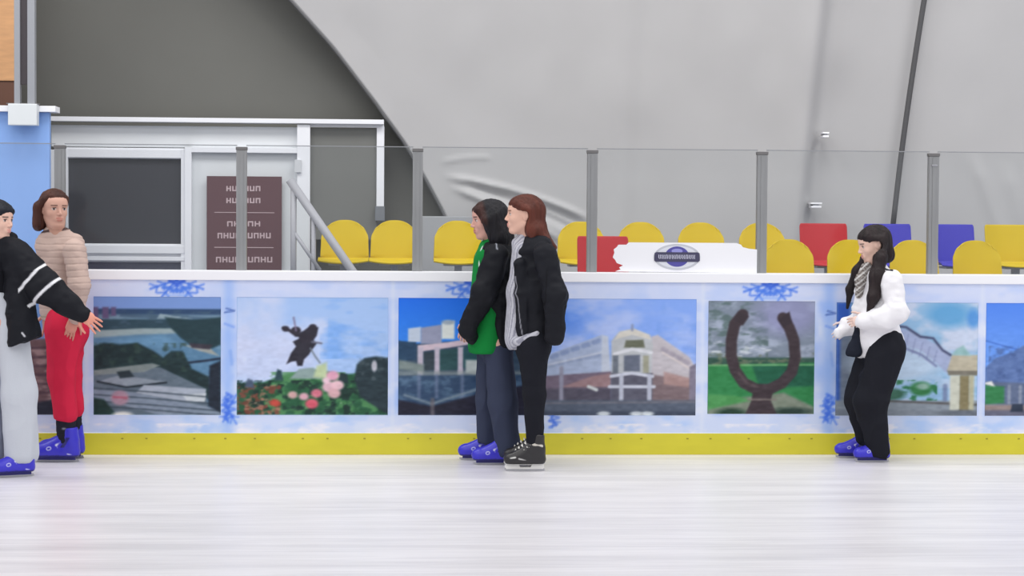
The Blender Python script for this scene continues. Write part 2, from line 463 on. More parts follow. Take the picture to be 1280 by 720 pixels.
class Canvas:
    """a print laid out in picture units (1 unit = 1/192 m), painted with plain shapes"""
    def __init__(s, x0, y0, x1, y1, c, pitch=1.15):
        s.nx = int((x1 - x0) / pitch) + 2; s.ny = int((y1 - y0) / pitch) + 2
        s.x = np.linspace(x0, x1, s.nx, dtype=np.float32); s.y = np.linspace(y0, y1, s.ny, dtype=np.float32)
        s.X, s.Y = np.meshgrid(s.x, s.y, indexing='ij'); s.a = np.empty(s.X.shape + (3,), dtype=np.float32); s.a[:] = c
    def mix(s, m, c):
        m = np.clip(m, 0, 1)[..., None]; s.a = s.a * (1 - m) + npv(c) * m
    def poly(s, pts, c, soft=1.2, op=1.):
        p = np.array(pts, dtype=np.float32); n = len(p); d = np.full(s.X.shape, 1e9, dtype=np.float32); ins = np.zeros(s.X.shape, dtype=bool)
        for i in range(n):
            x0, y0 = p[i]; x1, y1 = p[(i + 1) % n]; ex, ey = x1 - x0, y1 - y0
            t = np.clip(((s.X - x0) * ex + (s.Y - y0) * ey) / max(1e-6, ex * ex + ey * ey), 0, 1)
            d = np.minimum(d, np.hypot(s.X - x0 - t * ex, s.Y - y0 - t * ey))
            if y0 != y1:
                ins ^= ((s.Y > min(y0, y1)) & (s.Y <= max(y0, y1)) & (s.X < x0 + (s.Y - y0) / (y1 - y0) * ex))
        s.mix((.5 - np.where(ins, -d, d) / soft) * op if op == 1. else np.clip(.5 - np.where(ins, -d, d) / soft, 0, 1) * op, c)
    def line(s, pts, w, c, soft=1.2, op=1.):
        d = np.full(s.X.shape, 1e9, dtype=np.float32)
        for (x0, y0), (x1, y1) in zip(pts, pts[1:]):
            ex, ey = x1 - x0, y1 - y0; t = np.clip(((s.X - x0) * ex + (s.Y - y0) * ey) / max(1e-6, ex * ex + ey * ey), 0, 1)
            d = np.minimum(d, np.hypot(s.X - x0 - t * ex, s.Y - y0 - t * ey))
        s.mix(np.clip(.5 - (d - w / 2) / soft, 0, 1) * op, c)
    def ell(s, x, y, rx, ry, c, soft=1.5, op=1.):
        s.mix(np.clip(.5 - (np.hypot((s.X - x) / rx, (s.Y - y) / ry) - 1) * min(rx, ry) / soft, 0, 1) * op, c)
    def band(s, y0, y1, c, soft=2., op=1.):
        s.mix(np.clip((s.Y - y0) / soft + .5, 0, 1) * np.clip((y1 - s.Y) / soft + .5, 0, 1) * op, c)
    def blot(s, c, fx, fy, th, soft=.25, seed=1, mask=1., op=1.):
        s.mix(np.clip((fbm2(s.X * fx * 1.5, s.Y * fy * 1.3, seed, 4) - th + .06) / (soft * 1.3), 0, 1) * mask * op, c)
    def clip(s, x0, y0, x1, y1): return ((s.X > x0) & (s.X < x1) & (s.Y > y0) & (s.Y < y1)).astype(np.float32)
    def done(s, name, off, label=None):
        # canvas columns and rows become true positions on the board
        if name != 'banner_print':
            s.a = s.a + (fbm2(s.X * .16, s.Y * .34, 77, 3) * 15 * np.clip(s.Y / 60 - 6.4, .12, 1))[..., None]
            pa = np.pad(s.a, ((2, 2), (1, 1), (0, 0)), mode='edge'); s.a = sum(pa[k:k + s.nx, 1:-1] for k in range(1, 4)) / 3 * .6 + (pa[2:-2, :-2] + pa[2:-2, 1:-1] + pa[2:-2, 2:]) / 3 * .4
        xs = np.array([bx(v) for v in s.x]); zs = np.array([Z(v, YB) for v in s.y])
        V = np.stack([np.repeat(xs, s.ny), np.full(s.nx * s.ny, YB - off), np.tile(zs, s.nx)], -1) - npv(bl)
        i = np.arange(s.nx * s.ny).reshape(s.nx, s.ny)
        Q = np.stack([i[:-1, 1:], i[1:, 1:], i[1:, :-1], i[:-1, :-1]], -1).reshape(-1, 4)
        # a thin sheet with depth: back face and rim
        n = len(V); V2 = V.copy(); V2[:, 1] += .0012
        rim = np.concatenate([i[0], i[1:, -1], i[-1, -2::-1], i[-2:0:-1, 0]]); r2 = np.roll(rim, -1)
        Vr = np.concatenate([V, V2[rim]]); k = len(rim); a = np.arange(k)
        Qr = np.stack([rim, r2, n + (a + 1) % k, n + a], -1)
        colr = CA(np.concatenate([s.a.reshape(-1, 3), s.a.reshape(-1, 3)[rim]]))
        me = arr_mesh(name, Vr, np.concatenate([Q, Qr]), colr)
        return link(name, me, M_print, board, (0, 0, 0), label)

BLU = (70, 120, 232)
def flake_top(c, x, y=352., s=1.):                 # lower half of a big crystal, hanging from the rail
    for a in (-62, -30, 0, 30, 62):
        r = math.radians(a); L = (24 if a else 15) * s
        ex, ey = x + math.sin(r) * L * 1.55, y + math.cos(r) * L
        c.line([(x, y), (ex, ey)], 2.6, BLU, 2.6, .85)
        for t in (.45, .75):
            qx, qy = x + (ex - x) * t, y + (ey - y) * t
            for b in (-55, 55):
                q = math.radians(a + b); c.line([(qx, qy), (qx + math.sin(q) * 10 * s, qy + math.cos(q) * 7 * s)], 2.3, BLU, 2.6, .75)
    c.line([(x - 16, y + 9), (x, y + 14), (x + 16, y + 9)], 4.5, (80, 130, 235), 3, .8)
    c.line([(x - 9, y + 1), (x, y + 6), (x + 9, y + 1)], 4, (60, 105, 225), 3, .9)
    c.line([(x - 14, y + 19), (x + 14, y + 19)], 2.5, (120, 165, 245), 3, .6)
def flake_side(c, x, y, s=1., flip=1):
    for a in (35, 145):
        r = math.radians(a); ex, ey = x + math.sin(r) * 17 * s * flip, y + math.cos(r) * 20 * s
        c.line([(x, y), (ex, ey)], 2.4, BLU, 2.6, .7)
        qx, qy = (x + ex) / 2, (y + ey) / 2
        for b in (-50, 50):
            q = math.radians(a + b); c.line([(qx, qy), (qx + math.sin(q) * 8 * flip, qy + math.cos(q) * 8)], 2, BLU, 2.6, .6)
    for yy, w in ((y - 16, 6), (y - 8, 8), (y, 9), (y + 8, 7)): c.line([(x - w * .3, yy - 4), (x + w * flip, yy), (x - w * .3, yy + 4)], 3.2, (60, 108, 228), 2.6, .6)
cv = Canvas(-420, 352, 1760, 541.5, (196, 211, 247), 1.6)
cv.blot((226, 232, 250), .016, .03, -.05, .4, 2, op=.9)
cv.blot((160, 190, 246), .02, .02, .1, .4, 5, op=.8)
cv.band(352, 374, (214, 222, 250), 6, .75)
cv.blot((190, 208, 249), .02, .06, .0, .4, 9, cv.clip(-500, 352, 1800, 374), .7)
cv.band(519, 545, (214, 224, 248), 4, .7)
cv.blot((176, 204, 250), .022, .05, .05, .35, 12, cv.clip(-500, 519, 1800, 545), .9)
cv.blot((240, 238, 246), .03, .09, .1, .3, 14, cv.clip(-500, 530, 1800, 545), .9)
for x in (286, 1036): cv.mix(np.exp(-((cv.X - x) / 8) ** 2) * .55, (140, 180, 246))
for x in (108, 491, 672, 878, 1227): cv.mix(np.exp(-((cv.X - x) / 3) ** 2) * .5, (226, 232, 252))
for x in (221, 962, 591, 1340, -150, -400, 1640): flake_top(cv, x)
for x in (285, 1036):
    flake_side(cv, x, 512, 1.1); flake_side(cv, x + 2, 514, .8, -1)
    cv.line([(x - 4, 392), (x + 8, 390), (x - 2, 387)], 2, (50, 80, 160), 2, .7)
    cv.line([(x - 4, 406), (x + 7, 410)], 2.5, (110, 150, 235), 3, .7); cv.line([(x + 3, 440), (x + 5, 456)], 3, (120, 160, 235), 4, .6)
flake_side(cv, 690, 522, .6)
cv.done('banner_print', .0015, 'pale blue winter print with ice crystals')

def frame_line(c): pass
# picture 1: river bend with woods and a plaza
c = Canvas(117, 373, 276, 519, (112, 150, 178))
c.band(370, 389, (122, 154, 214), 3); c.band(388, 398, (44, 72, 108), 2); c.band(395, 401, (120, 150, 170), 3, .9)
c.poly([(150, 393), (276, 399), (276, 407), (150, 398)], (52, 78, 104), 3, .6)
c.band(401, 415, (42, 70, 84), 2)
c.poly([(200, 394), (240, 400), (196, 400)], (150, 172, 182), 2)
c.blot((70, 96, 116), .06, .2, .1, .3, 3, c.clip(117, 390, 276, 412), .7)
for x, w, h in ((104, 9, 16), (116, 7, 14), (128, 8, 14), (139, 6, 11)): c.poly([(x, 386), (x + w, 386), (x + w, 386 + h), (x, 386 + h)], (96, 84, 122), 2)
c.poly([(117, 415), (180, 412), (232, 412), (232, 418), (180, 422), (117, 426)], (150, 170, 174), 2)
c.poly([(117, 424), (170, 420), (232, 418), (276, 440), (276, 470), (230, 466), (170, 440), (117, 430)], (90, 132, 164), 3)
c.poly([(140, 428), (200, 420), (225, 432), (190, 436)], (112, 160, 196), 5, .6)
c.poly([(206, 398), (240, 402), (276, 398), (276, 432), (262, 438), (240, 434), (226, 424), (214, 412)], (30, 58, 66), 3)
c.poly([(228, 432), (262, 436), (274, 446), (250, 440)], (160, 165, 160), 2); c.poly([(236, 430), (266, 432), (262, 438), (240, 436)], (58, 54, 66), 2)
c.line([(230, 455), (256, 452), (276, 449)], 3, (34, 50, 72), 1.5)
c.poly([(117, 434), (130, 430), (150, 432), (172, 430), (192, 440), (204, 448), (214, 440), (228, 440), (240, 462), (262, 472), (262, 500), (240, 492), (196, 466), (117, 468)], (22, 46, 50), 3)
c.blot((48, 72, 64), .09, .1, .1, .3, 6, c.clip(117, 430, 240, 466), .7)
c.poly([(117, 466), (200, 460), (256, 486), (262, 519), (117, 519)], (96, 112, 126), 2)
c.poly([(117, 464), (190, 455), (200, 458), (180, 466), (117, 470)], (128, 140, 140), 2)
c.poly([(122, 478), (150, 470), (208, 478), (160, 484)], (140, 152, 164), 1.5); c.line([(122, 478), (158, 485), (208, 479)], 2.5, (30, 42, 52), 1.2); c.poly([(146, 466), (162, 464), (168, 472), (150, 474)], (34, 48, 56), 2)
c.poly([(180, 482), (258, 487), (256, 500), (238, 504), (170, 492)], (168, 178, 192), 2); c.poly([(228, 494), (258, 492), (256, 503), (234, 502)], (200, 208, 214), 1.5)
c.poly([(117, 488), (160, 490), (276, 512), (276, 519), (200, 519), (150, 506), (117, 500)], (132, 146, 164), 2)
for y in (486, 494, 502, 508): c.line([(117, y), (180, y + 4), (276, y + 12)], 1.8, (54, 68, 80), 1.6, .8)
c.poly([(117, 498), (130, 500), (146, 519), (117, 519)], (20, 50, 46), 3)
c.poly([(262, 458), (276, 452), (276, 516), (260, 508)], (22, 34, 50), 3)
c.ell(150, 498, 11, 9, (172, 140, 156), 4); c.line([(142, 497), (158, 498)], 2.5, (170, 90, 110), 2); c.ell(153, 519, 12, 4, (226, 228, 222), 3)
c.done('city_photograph', .003, 'printed view of a river bend with woods and a plaza')
# picture 2: rider monument among flowers
c = Canvas(296, 373, 485, 519, (168, 198, 243))
c.blot((206, 216, 244), .012, .02, -.05, .35, 21, c.clip(296, 373, 410, 519), .9); c.blot((122, 172, 240), .016, .05, .1, .3, 22, c.clip(400, 373, 486, 450), .8)
c.ell(330, 450, 55, 36, (206, 214, 242), 30, .8)
c.poly([(296, 480), (330, 478), (360, 468), (390, 462), (430, 468), (486, 466), (486, 519), (296, 519)], (34, 88, 58), 3)
c.blot((88, 148, 92), .07, .12, .0, .25, 23, c.clip(330, 466, 486, 519), .8); c.blot((16, 44, 40), .08, .11, .05, .2, 24, c.clip(296, 476, 486, 519), .9)
c.blot((128, 66, 54), .11, .16, .02, .2, 26, c.clip(296, 480, 352, 519), .85); c.blot((176, 124, 104), .13, .2, .2, .2, 27, c.clip(296, 482, 350, 519), .8)
c.poly([(362, 474), (374, 462), (392, 460), (402, 474)], (140, 162, 160), 2.5); c.poly([(392, 472), (396, 458), (408, 454), (410, 474)], (190, 206, 162), 4)
c.poly([(343, 476), (347, 462), (352, 464), (354, 476)], (40, 70, 78), 2.5); c.poly([(306, 484), (310, 474), (316, 476), (318, 486)], (70, 86, 110), 2.5)
c.poly([(358, 456), (364, 442), (370, 434), (366, 428), (374, 424), (372, 418), (380, 414), (388, 408), (398, 410), (396, 420), (392, 426), (396, 430), (390, 438), (386, 444), (380, 450), (378, 458), (372, 458), (370, 452), (364, 453)], (44, 42, 54), 1.6)
for (x, y, r) in ((357, 412, 4.5), (370, 414, 6), (391, 410, 5), (382, 424, 8)): c.ell(x, y, r, r * .8, (46, 42, 54), 1.5)
c.line([(354, 411), (362, 414), (370, 420), (378, 420)], 4, (46, 42, 54), 1.5); c.line([(370, 414), (367, 398)], 2, (130, 120, 150), 2); c.line([(390, 428), (402, 430)], 2.2, (110, 112, 130), 1.5)
c.line([(388, 436), (394, 446), (400, 454)], 2, (120, 130, 140), 1.5)
c.poly([(443, 474), (446, 456), (456, 448), (470, 446), (486, 448), (486, 519), (450, 496)], (34, 52, 60), 3); c.blot((78, 92, 98), .1, .12, .15, .2, 29, c.clip(446, 446, 486, 476), .7); c.ell(468, 458, 3.5, 7, (190, 190, 200), 2)
c.poly([(422, 478), (426, 466), (434, 468), (436, 480)], (24, 46, 50), 2)
for x, y, r, q in ((416, 470, 8, (236, 170, 196)), (412, 484, 9, (232, 186, 200)), (422, 482, 8, (240, 196, 206)), (396, 492, 7, (222, 122, 142)), (366, 494, 6, (224, 176, 176)), (380, 496, 6, (226, 170, 184)), (390, 505, 8, (222, 92, 112)), (418, 492, 8, (226, 178, 184)), (344, 504, 6, (196, 72, 60)), (408, 476, 5, (246, 206, 222))):
    c.ell(x, y, r, r * .75, q, 3, .95)
c.blot((190, 200, 180), .2, .4, .5, .2, 31, c.clip(296, 500, 486, 519), .8)
c.done('city_photograph', .003, 'printed view of a dark rider monument above pink flowers')
# picture 3: colonnade and white blocks under a deep blue sky
c = Canvas(498, 373, 664, 519, (24, 112, 236))
c.mix((c.Y - 373) / 90, (70, 150, 240))
c.poly([(498, 426), (520, 430), (664, 420), (664, 519), (498, 519)], (52, 74, 96), 2)
c.poly([(510, 411), (526, 409), (526, 428), (510, 428)], (196, 208, 226), 2); c.poly([(526, 410), (552, 406), (552, 430), (526, 430)], (152, 156, 182), 2)
c.poly([(552, 404), (568, 401), (568, 424), (552, 424)], (224, 230, 226), 2); c.ell(560, 403, 8, 3, (160, 176, 190), 2)
c.poly([(498, 427), (520, 428), (520, 450), (498, 452)], (34, 66, 96), 2)
c.poly([(522, 432), (560, 428), (590, 423), (664, 420), (664, 427), (590, 430), (560, 435), (524, 440)], (214, 194, 206), 1.5)
for x in (522, 543, 572, 600, 630): c.poly([(x, 434), (x + 7, 434), (x + 7, 470), (x, 470)], (198, 188, 204), 1.8)
c.poly([(530, 441), (543, 440), (543, 462), (530, 464)], (48, 62, 72), 2); c.poly([(550, 438), (572, 436), (572, 462), (550, 464)], (38, 78, 82), 2)
c.poly([(579, 436), (598, 434), (598, 458), (579, 460)], (36, 82, 90), 2); c.poly([(582, 450), (600, 450), (600, 470), (582, 466)], (190, 200, 200), 3)
c.poly([(498, 450), (530, 456), (530, 466), (498, 462)], (128, 142, 140), 4); c.band(464, 472, (150, 160, 160), 4, .7)
c.poly([(498, 470), (664, 468), (664, 519), (498, 519)], (46, 72, 104), 3); c.blot((92, 122, 150), .05, .09, .0, .3, 34, c.clip(498, 470, 664, 500), .8)
for x in (524, 546, 578): c.line([(x, 470), (x, 496)], 4, (120, 134, 164), 4, .7)
c.line([(506, 494), (540, 505), (570, 495), (600, 486)], 3, (140, 156, 166), 3, .8)
c.poly([(498, 500), (540, 508), (600, 492), (664, 480), (664, 519), (498, 519)], (28, 28, 48), 3); c.line([(541, 500), (541, 519)], 5, (110, 104, 110), 3, .8)
c.done('city_photograph', .003, 'printed view of a pale colonnade under deep blue sky')
# picture 4: corner building with a round glazed front
c = Canvas(680, 373, 870, 519, (136, 172, 244))
c.ell(694, 384, 34, 30, (66, 128, 238), 34, .8); c.blot((186, 202, 246), .014, .03, .0, .35, 41, op=.8); c.blot((120, 160, 236), .03, .03, .15, .3, 42, c.clip(820, 373, 871, 440), .8)
c.poly([(680, 446), (700, 438), (752, 418), (756, 470), (680, 470)], (172, 186, 214), 2); c.poly([(752, 418), (760, 420), (764, 466), (752, 470)], (196, 204, 220), 2)
c.poly([(814, 420), (822, 418), (862, 446), (870, 460), (870, 500), (814, 480)], (196, 190, 196), 2)
c.poly([(764, 426), (772, 416), (790, 411), (812, 418), (816, 430), (814, 470), (764, 470)], (188, 192, 196), 2)
c.poly([(768, 424), (774, 414), (792, 410), (812, 418), (814, 424), (790, 418)], (214, 210, 200), 1.5); c.poly([(782, 425), (804, 424), (806, 434), (780, 434)], (106, 110, 92), 2); c.line([(790, 412), (790, 406)], 3, (140, 150, 180), 2)
c.line([(768, 442), (790, 436), (814, 440)], 4, (222, 224, 230), 1.5); c.poly([(780, 444), (800, 443), (800, 464), (780, 464)], (104, 112, 130), 2)
for x in (766, 804): c.poly([(x, 444), (x + 7, 444), (x + 7, 466), (x, 466)], (160, 160, 140) if x > 790 else (110, 118, 130), 2)
for k in range(5): c.line([(690 + k * 13, 446 - k * 4.6), (696 + k * 13, 444 - k * 4.6)], 6, (132, 150, 190), 3, .9)
for k in range(6): c.line([(688 + k * 11, 456 - k * 2.4), (693 + k * 11, 455 - k * 2.4)], 6, (146, 160, 192), 3, .8)
c.line([(684, 456), (752, 440)], 2.5, (206, 212, 226), 2, .8)
for k in range(4): c.line([(829 + k * 9, 436 + k * 5), (833 + k * 9, 438 + k * 5)], 6, (160, 152, 166), 3, .8)
c.line([(828, 440), (866, 462)], 2, (226, 214, 210), 2, .8)
c.poly([(680, 470), (764, 464), (764, 508), (680, 506)], (118, 104, 122), 2); c.poly([(740, 470), (764, 466), (764, 484), (700, 484)], (160, 128, 130), 3, .9); c.poly([(680, 486), (764, 484), (764, 504), (680, 504)], (84, 80, 96), 4)
c.poly([(814, 468), (870, 474), (870, 504), (814, 504)], (126, 108, 112), 3); c.poly([(830, 464), (862, 472), (862, 484), (830, 480)], (176, 144, 140), 3, .9)
c.poly([(764, 466), (816, 466), (816, 504), (764, 504)], (92, 92, 108), 2)
c.line([(764, 470), (790, 466), (816, 470)], 4, (206, 210, 224), 1.5); c.line([(762, 483), (818, 483)], 4, (206, 210, 224), 1.5)
for x in (777, 812): c.line([(x, 470), (x, 500)], 5.5, (190, 194, 210), 1.5)
c.line([(702, 460), (702, 506)], 5, (150, 150, 170), 2.5); c.line([(736, 483), (746, 487)], 4, (214, 220, 220), 2)
c.poly([(870, 454), (862, 458), (862, 502), (870, 502)], (130, 124, 142), 2)
c.band(500, 522, (86, 96, 114), 3); c.line([(680, 504), (870, 502)], 2.5, (110, 112, 124), 2); c.band(514, 522, (58, 68, 88), 3, .8)
for x in (755, 796, 810): c.ell(x, 517, 8, 3, (206, 214, 220), 2)
c.done('city_photograph', .003, 'printed view of a corner building with round glazed front')
# picture 5: horseshoe monument in a park
c = Canvas(885, 375, 1018, 517, (128, 140, 156))
c.blot((176, 186, 206), .04, .09, .0, .3, 51, op=.8); c.blot((84, 106, 104), .05, .12, .05, .25, 52, c.clip(885, 375, 960, 450), .8); c.ell(985, 392, 40, 26, (148, 150, 190), 20, .8)
c.blot((220, 226, 230), .05, .2, .3, .2, 55, c.clip(885, 420, 1018, 446), .8)
c.band(446, 458, (36, 74, 58), 3, .9); c.blot((110, 120, 96), .08, .2, .2, .2, 56, c.clip(885, 440, 1018, 458), .8)
c.poly([(885, 456), (1018, 452), (1018, 519), (885, 519)], (44, 130, 72), 2.5); c.poly([(940, 456), (1018, 454), (1018, 482), (950, 484)], (20, 92, 66), 4); c.line([(885, 456), (1018, 455)], 2, (140, 190, 130), 2, .8)
c.poly([(885, 508), (930, 496), (980, 490), (1018, 508), (1018, 519), (885, 519)], (128, 138, 122), 4); c.poly([(885, 492), (920, 494), (940, 500), (885, 512)], (76, 150, 84), 4)
c.ell(915, 516, 18, 6, (30, 60, 44), 5); c.ell(990, 514, 24, 5, (34, 58, 50), 5)
HS = [(928, 392), (918, 404), (914, 424), (914, 444), (919, 462), (930, 478), (946, 486), (962, 486), (978, 478), (990, 464), (994, 446), (992, 424), (986, 408), (978, 396)]
c.line(HS, 14, (62, 50, 56), 2)
c.poly([(922, 388), (936, 394), (928, 406), (916, 398)], (56, 46, 52), 2); c.poly([(972, 398), (986, 388), (990, 402), (978, 408)], (52, 42, 50), 2)
c.line([(924, 466), (934, 478), (948, 484)], 3, (96, 82, 84), 3, .7)
c.poly([(942, 484), (968, 484), (964, 500), (972, 518), (932, 518), (940, 500)], (60, 48, 54), 2); c.line([(936, 499), (970, 499)], 2.5, (130, 120, 116), 1.5, .8)
c.done('city_photograph', .003, 'printed view of a horseshoe monument on a lawn')
# picture 6: wide entrance arch by the water
c = Canvas(1045, 376, 1222, 519, (150, 190, 224))
c.blot((208, 216, 236), .02, .04, -.05, .3, 61, op=.9); c.ell(1185, 392, 26, 16, (96, 164, 214), 12, .9); c.ell(1216, 396, 8, 12, (84, 150, 220), 6, .9)
c.poly([(1045, 376), (1062, 376), (1062, 519), (1045, 519)], (52, 96, 190), 5); c.poly([(1050, 400), (1070, 396), (1074, 519), (1050, 519)], (140, 146, 150), 5, .85)
c.ell(1120, 450, 60, 26, (196, 216, 238), 12, .9)
arch_o = [(1100, 410), (1118, 405), (1132, 408), (1148, 414), (1160, 420), (1172, 424), (1184, 440)]
c.poly([(1080, 414), (1118, 407), (1140, 412), (1158, 422), (1176, 432), (1190, 444), (1184, 466), (1168, 450), (1150, 436), (1128, 430), (1100, 430), (1080, 436)], (170, 180, 214), 3, .9)
c.line([(1090, 412), (1112, 405), (1132, 407), (1150, 419), (1166, 421), (1178, 436), (1188, 442)], 3, (72, 78, 110), 1.8)
c.line([(1080, 436), (1108, 432), (1132, 434), (1152, 442), (1170, 456)], 3, (110, 116, 160), 2.5, .8)
for k in range(6): c.line([(1126 + k * 9, 412 + k * 5), (1122 + k * 9, 432 + k * 4)], 1.6, (128, 136, 180), 2, .6)
c.blot((40, 116, 70), .07, .14, .1, .2, 64, c.clip(1095, 474, 1172, 500), .95); c.ell(1152, 485, 14, 9, (50, 124, 72), 4); c.ell(1116, 492, 16, 7, (60, 110, 90), 4); c.ell(1154, 482, 8, 4, (200, 210, 220), 3, .6)
c.band(500, 522, (140, 150, 160), 3); c.line([(1100, 500), (1170, 503), (1222, 505)], 2.5, (92, 90, 90), 2)
c.poly([(1184, 462), (1190, 442), (1222, 442), (1222, 466)], (190, 182, 160), 2); c.poly([(1184, 462), (1222, 462), (1222, 468), (1186, 468)], (126, 122, 110), 1.5)
c.poly([(1188, 468), (1200, 468), (1200, 516), (1188, 512)], (206, 208, 192), 2); c.poly([(1200, 468), (1212, 468), (1212, 517), (1200, 517)], (136, 126, 92), 2); c.poly([(1212, 468), (1218, 468), (1218, 514), (1212, 514)], (186, 184, 156), 2)
c.poly([(1190, 442), (1196, 434), (1204, 430), (1210, 438), (1214, 443)], (150, 190, 190), 3); c.line([(1182, 482), (1182, 498)], 6, (110, 124, 160), 3, .8)
c.ell(1205, 516, 26, 4, (76, 82, 92), 3); c.band(512, 522, (120, 128, 140), 3, .6)
c.done('city_photograph', .003, 'printed view of a wide arch ending on a cream pillar')
# picture 7 and the one behind the skaters at the left
c = Canvas(1232, 376, 1400, 519, (84, 138, 240))
c.mix((c.Y - 376) / 120, (130, 176, 244)); c.line([(1232, 424), (1290, 440)], 1.4, (50, 90, 180), 1.5, .7)
c.poly([(1232, 458), (1244, 446), (1266, 438), (1282, 428), (1320, 408), (1360, 430), (1400, 450), (1400, 484), (1232, 480)], (96, 122, 176), 2.5); c.blot((70, 94, 146), .08, .1, .0, .3, 71, c.clip(1236, 430, 1400, 478), .7)
c.poly([(1232, 476), (1400, 480), (1400, 506), (1232, 506)], (96, 110, 140), 2.5); c.poly([(1232, 480), (1256, 482), (1256, 503), (1232, 505)], (50, 128, 76), 3); c.poly([(1228, 478), (1240, 475), (1244, 482)], (232, 232, 226), 2)
for k in range(10): c.line([(1262 + k * 14, 482), (1262 + k * 14, 502)], 4, (150, 158, 176), 2, .8)
c.band(505, 522, (150, 134, 130), 3); c.band(512, 522, (92, 98, 124), 3, .8); c.poly([(1266, 504), (1280, 504), (1280, 514), (1264, 514)], (40, 52, 72), 2)
c.done('city_photograph', .003, 'printed view of a steep blue roof above trees')
c = Canvas(-140, 373, 103, 519, (120, 160, 220))
c.poly([(-140, 430), (103, 424), (103, 519), (-140, 519)], (108, 84, 88), 3); c.blot((164, 140, 140), .04, .12, .05, .2, 81, c.clip(-140, 430, 103, 519), .9)
for k in range(7): c.line([(-140, 440 + k * 11), (103, 436 + k * 11)], 3, (70, 50, 62), 2.5, .7)
c.poly([(96, 462), (103, 462), (103, 500), (94, 500)], (30, 60, 70), 3); c.poly([(40, 505), (70, 500), (103, 508), (103, 519), (40, 519)], (36, 38, 54), 3)
c.done('city_photograph', .003, 'printed view of brown stepped facades')

# ------------------------------------------------------------------ posts and glass on top of the barrier
YP = YB + .06
post_px = [-368, -146, 75, 302, 522, 740, 952, 1166, 1378, 1588]
zt = z_cap_top + .80
def ptop(px): return zt
for px in post_px:
    x = X(px, YP, 260)
    h = zt - z_cap_top; lc = Vector((x, YP, z_cap_top)) - bl
    t = MB().box((-.033, -.025, 0), (.033, .03, h - .02), .004).box((-.012, -.029, .0), (.012, -.022, h - .03)).done('glass_post', M_post, board, lc)
    MB().box((-.036, -.03, h - .02), (.036, .034, h), .003).done('cap', M_posttop, t)
    if px == 1166: MB().box((-.02, -.034, h - .085), (.02, -.024, h - .075), .002).done('clip', M_steel, t)
for i in range(len(post_px) - 1):
    x0, x1 = X(post_px[i], YP, 260) + .03, X(post_px[i + 1], YP, 260) - .03
    g0 = Vector(((x0 + x1) / 2, YP, z_cap_top))
    t = MB().box((x0, YP - .005, z_cap_top), (x1, YP + .007, zt + .01)).done('glass_panel', M_glass, board, g0 - bl, base=g0)
    MB().box((x0, YP - .006, zt + .008), (x1, YP + .008, zt + .013)).done('polished_edge', M_edge, t, (0, 0, 0), base=g0)

# ------------------------------------------------------------------ white torn board with the oval badge
YS = YP - .035
def sx(px, Y): return X(px, Y, 320)
o = Vector((sx(848, YS), YS, z_cap_top))
t = empty('advertising_board', o, 'white board with ragged left end and blue oval badge standing against the glass', 'sign board')
OUT = [(769, 338.6), (776, 336), (774, 333.5), (779, 331), (771, 328), (769, 324), (766, 321), (768, 315), (767, 311), (771, 308), (773, 305), (783, 305), (786, 302), (920, 302), (926, 304), (928, 307), (936, 309), (946, 310), (946, 339.6)]
MB().prism([(sx(x, YS) - o.x, Z(y, YS) - o.z) for x, y in OUT], -.006, .008).done('panel', M_white, t)
def disc(mb, cx, cy, rx, ry, y0, y1, n=40, top=None):
    p = [(cx + rx * math.cos(a), cy + ry * math.sin(a)) for a in [2 * math.pi * k / n for k in range(n)]]
    return mb.prism(p, y0, y1)
kx = 1 / (F / YS); cx, cz = sx(846, YS) - o.x, Z(320, YS) - o.z
disc(MB(), cx, cz, 29.5 * kx, 16.5 * kx, -.0085, -.006).done('badge_ring', mat('badge_silver', C(196, 198, 206), .35), t)
disc(MB(), cx, cz, 26.5 * kx, 14 * kx, -.0095, -.0085).done('badge_field', mat('badge_pale', C(222, 224, 232), .4), t)
disc(MB(), cx, cz + .5 * kx, 15.5 * kx, 12.8 * kx, -.011, -.0095).done('badge_disc', mat('badge_blue', C(82, 78, 158), .35), t)
disc(MB(), cx, cz + 7.5 * kx, 7 * kx, 3 * kx, -.0118, -.011).done('badge_highlight', mat('badge_light_blue', C(150, 150, 214), .35), t)
MB().prism([(cx + a * kx, cz + b * kx) for a, b in ((-29, -4.5), (-27, -6), (27, -6), (29, -4.5), (28.5, 4.8), (26, 6), (-26, 6), (-28.5, 4.8))], -.013, -.0115).done('badge_band', mat('badge_dark', C(66, 64, 92), .4), t)
mb = MB(); rr = np.random.RandomState(3)
for k in range(11):
    xx = cx + (-23.5 + k * 4.3) * kx; w = 3.1 * kx
    mb.box((xx, -.0142, cz - 2.4 * kx), (xx + .9 * kx, -.013, cz + 2.8 * kx)); mb.box((xx + w - .9 * kx, -.0142, cz - 2.4 * kx), (xx + w, -.013, cz + 2.8 * kx))
    zz = cz + (-2.4 + 2.2 * (k % 3)) * kx; mb.box((xx, -.0142, zz), (xx + w, -.013, zz + .9 * kx))
mb.done('badge_lettering', mat('badge_letters', C(206, 206, 226), .4), t)

# ------------------------------------------------------------------ tribune and seats
YBk, YFr, YW = 15.0, 14.1, 16.6
zb = Z(328, YBk) - .44; zf = Z(352, YFr) - .44
MB().box((-6, YFr - .35, 0), (8, YFr + .42, zf), .01).done('floor_lower', M_tribune)['kind'] = 'structure'
MB().box((-6, YFr + .42, 0), (8, YW + .3, zb), .01).done('floor_upper', M_tribune)['kind'] = 'structure'
MB().box((-14, YB + .14, -.12), (16, YFr - .35, 0)).done('floor_walkway', M_tribune)['kind'] = 'structure'

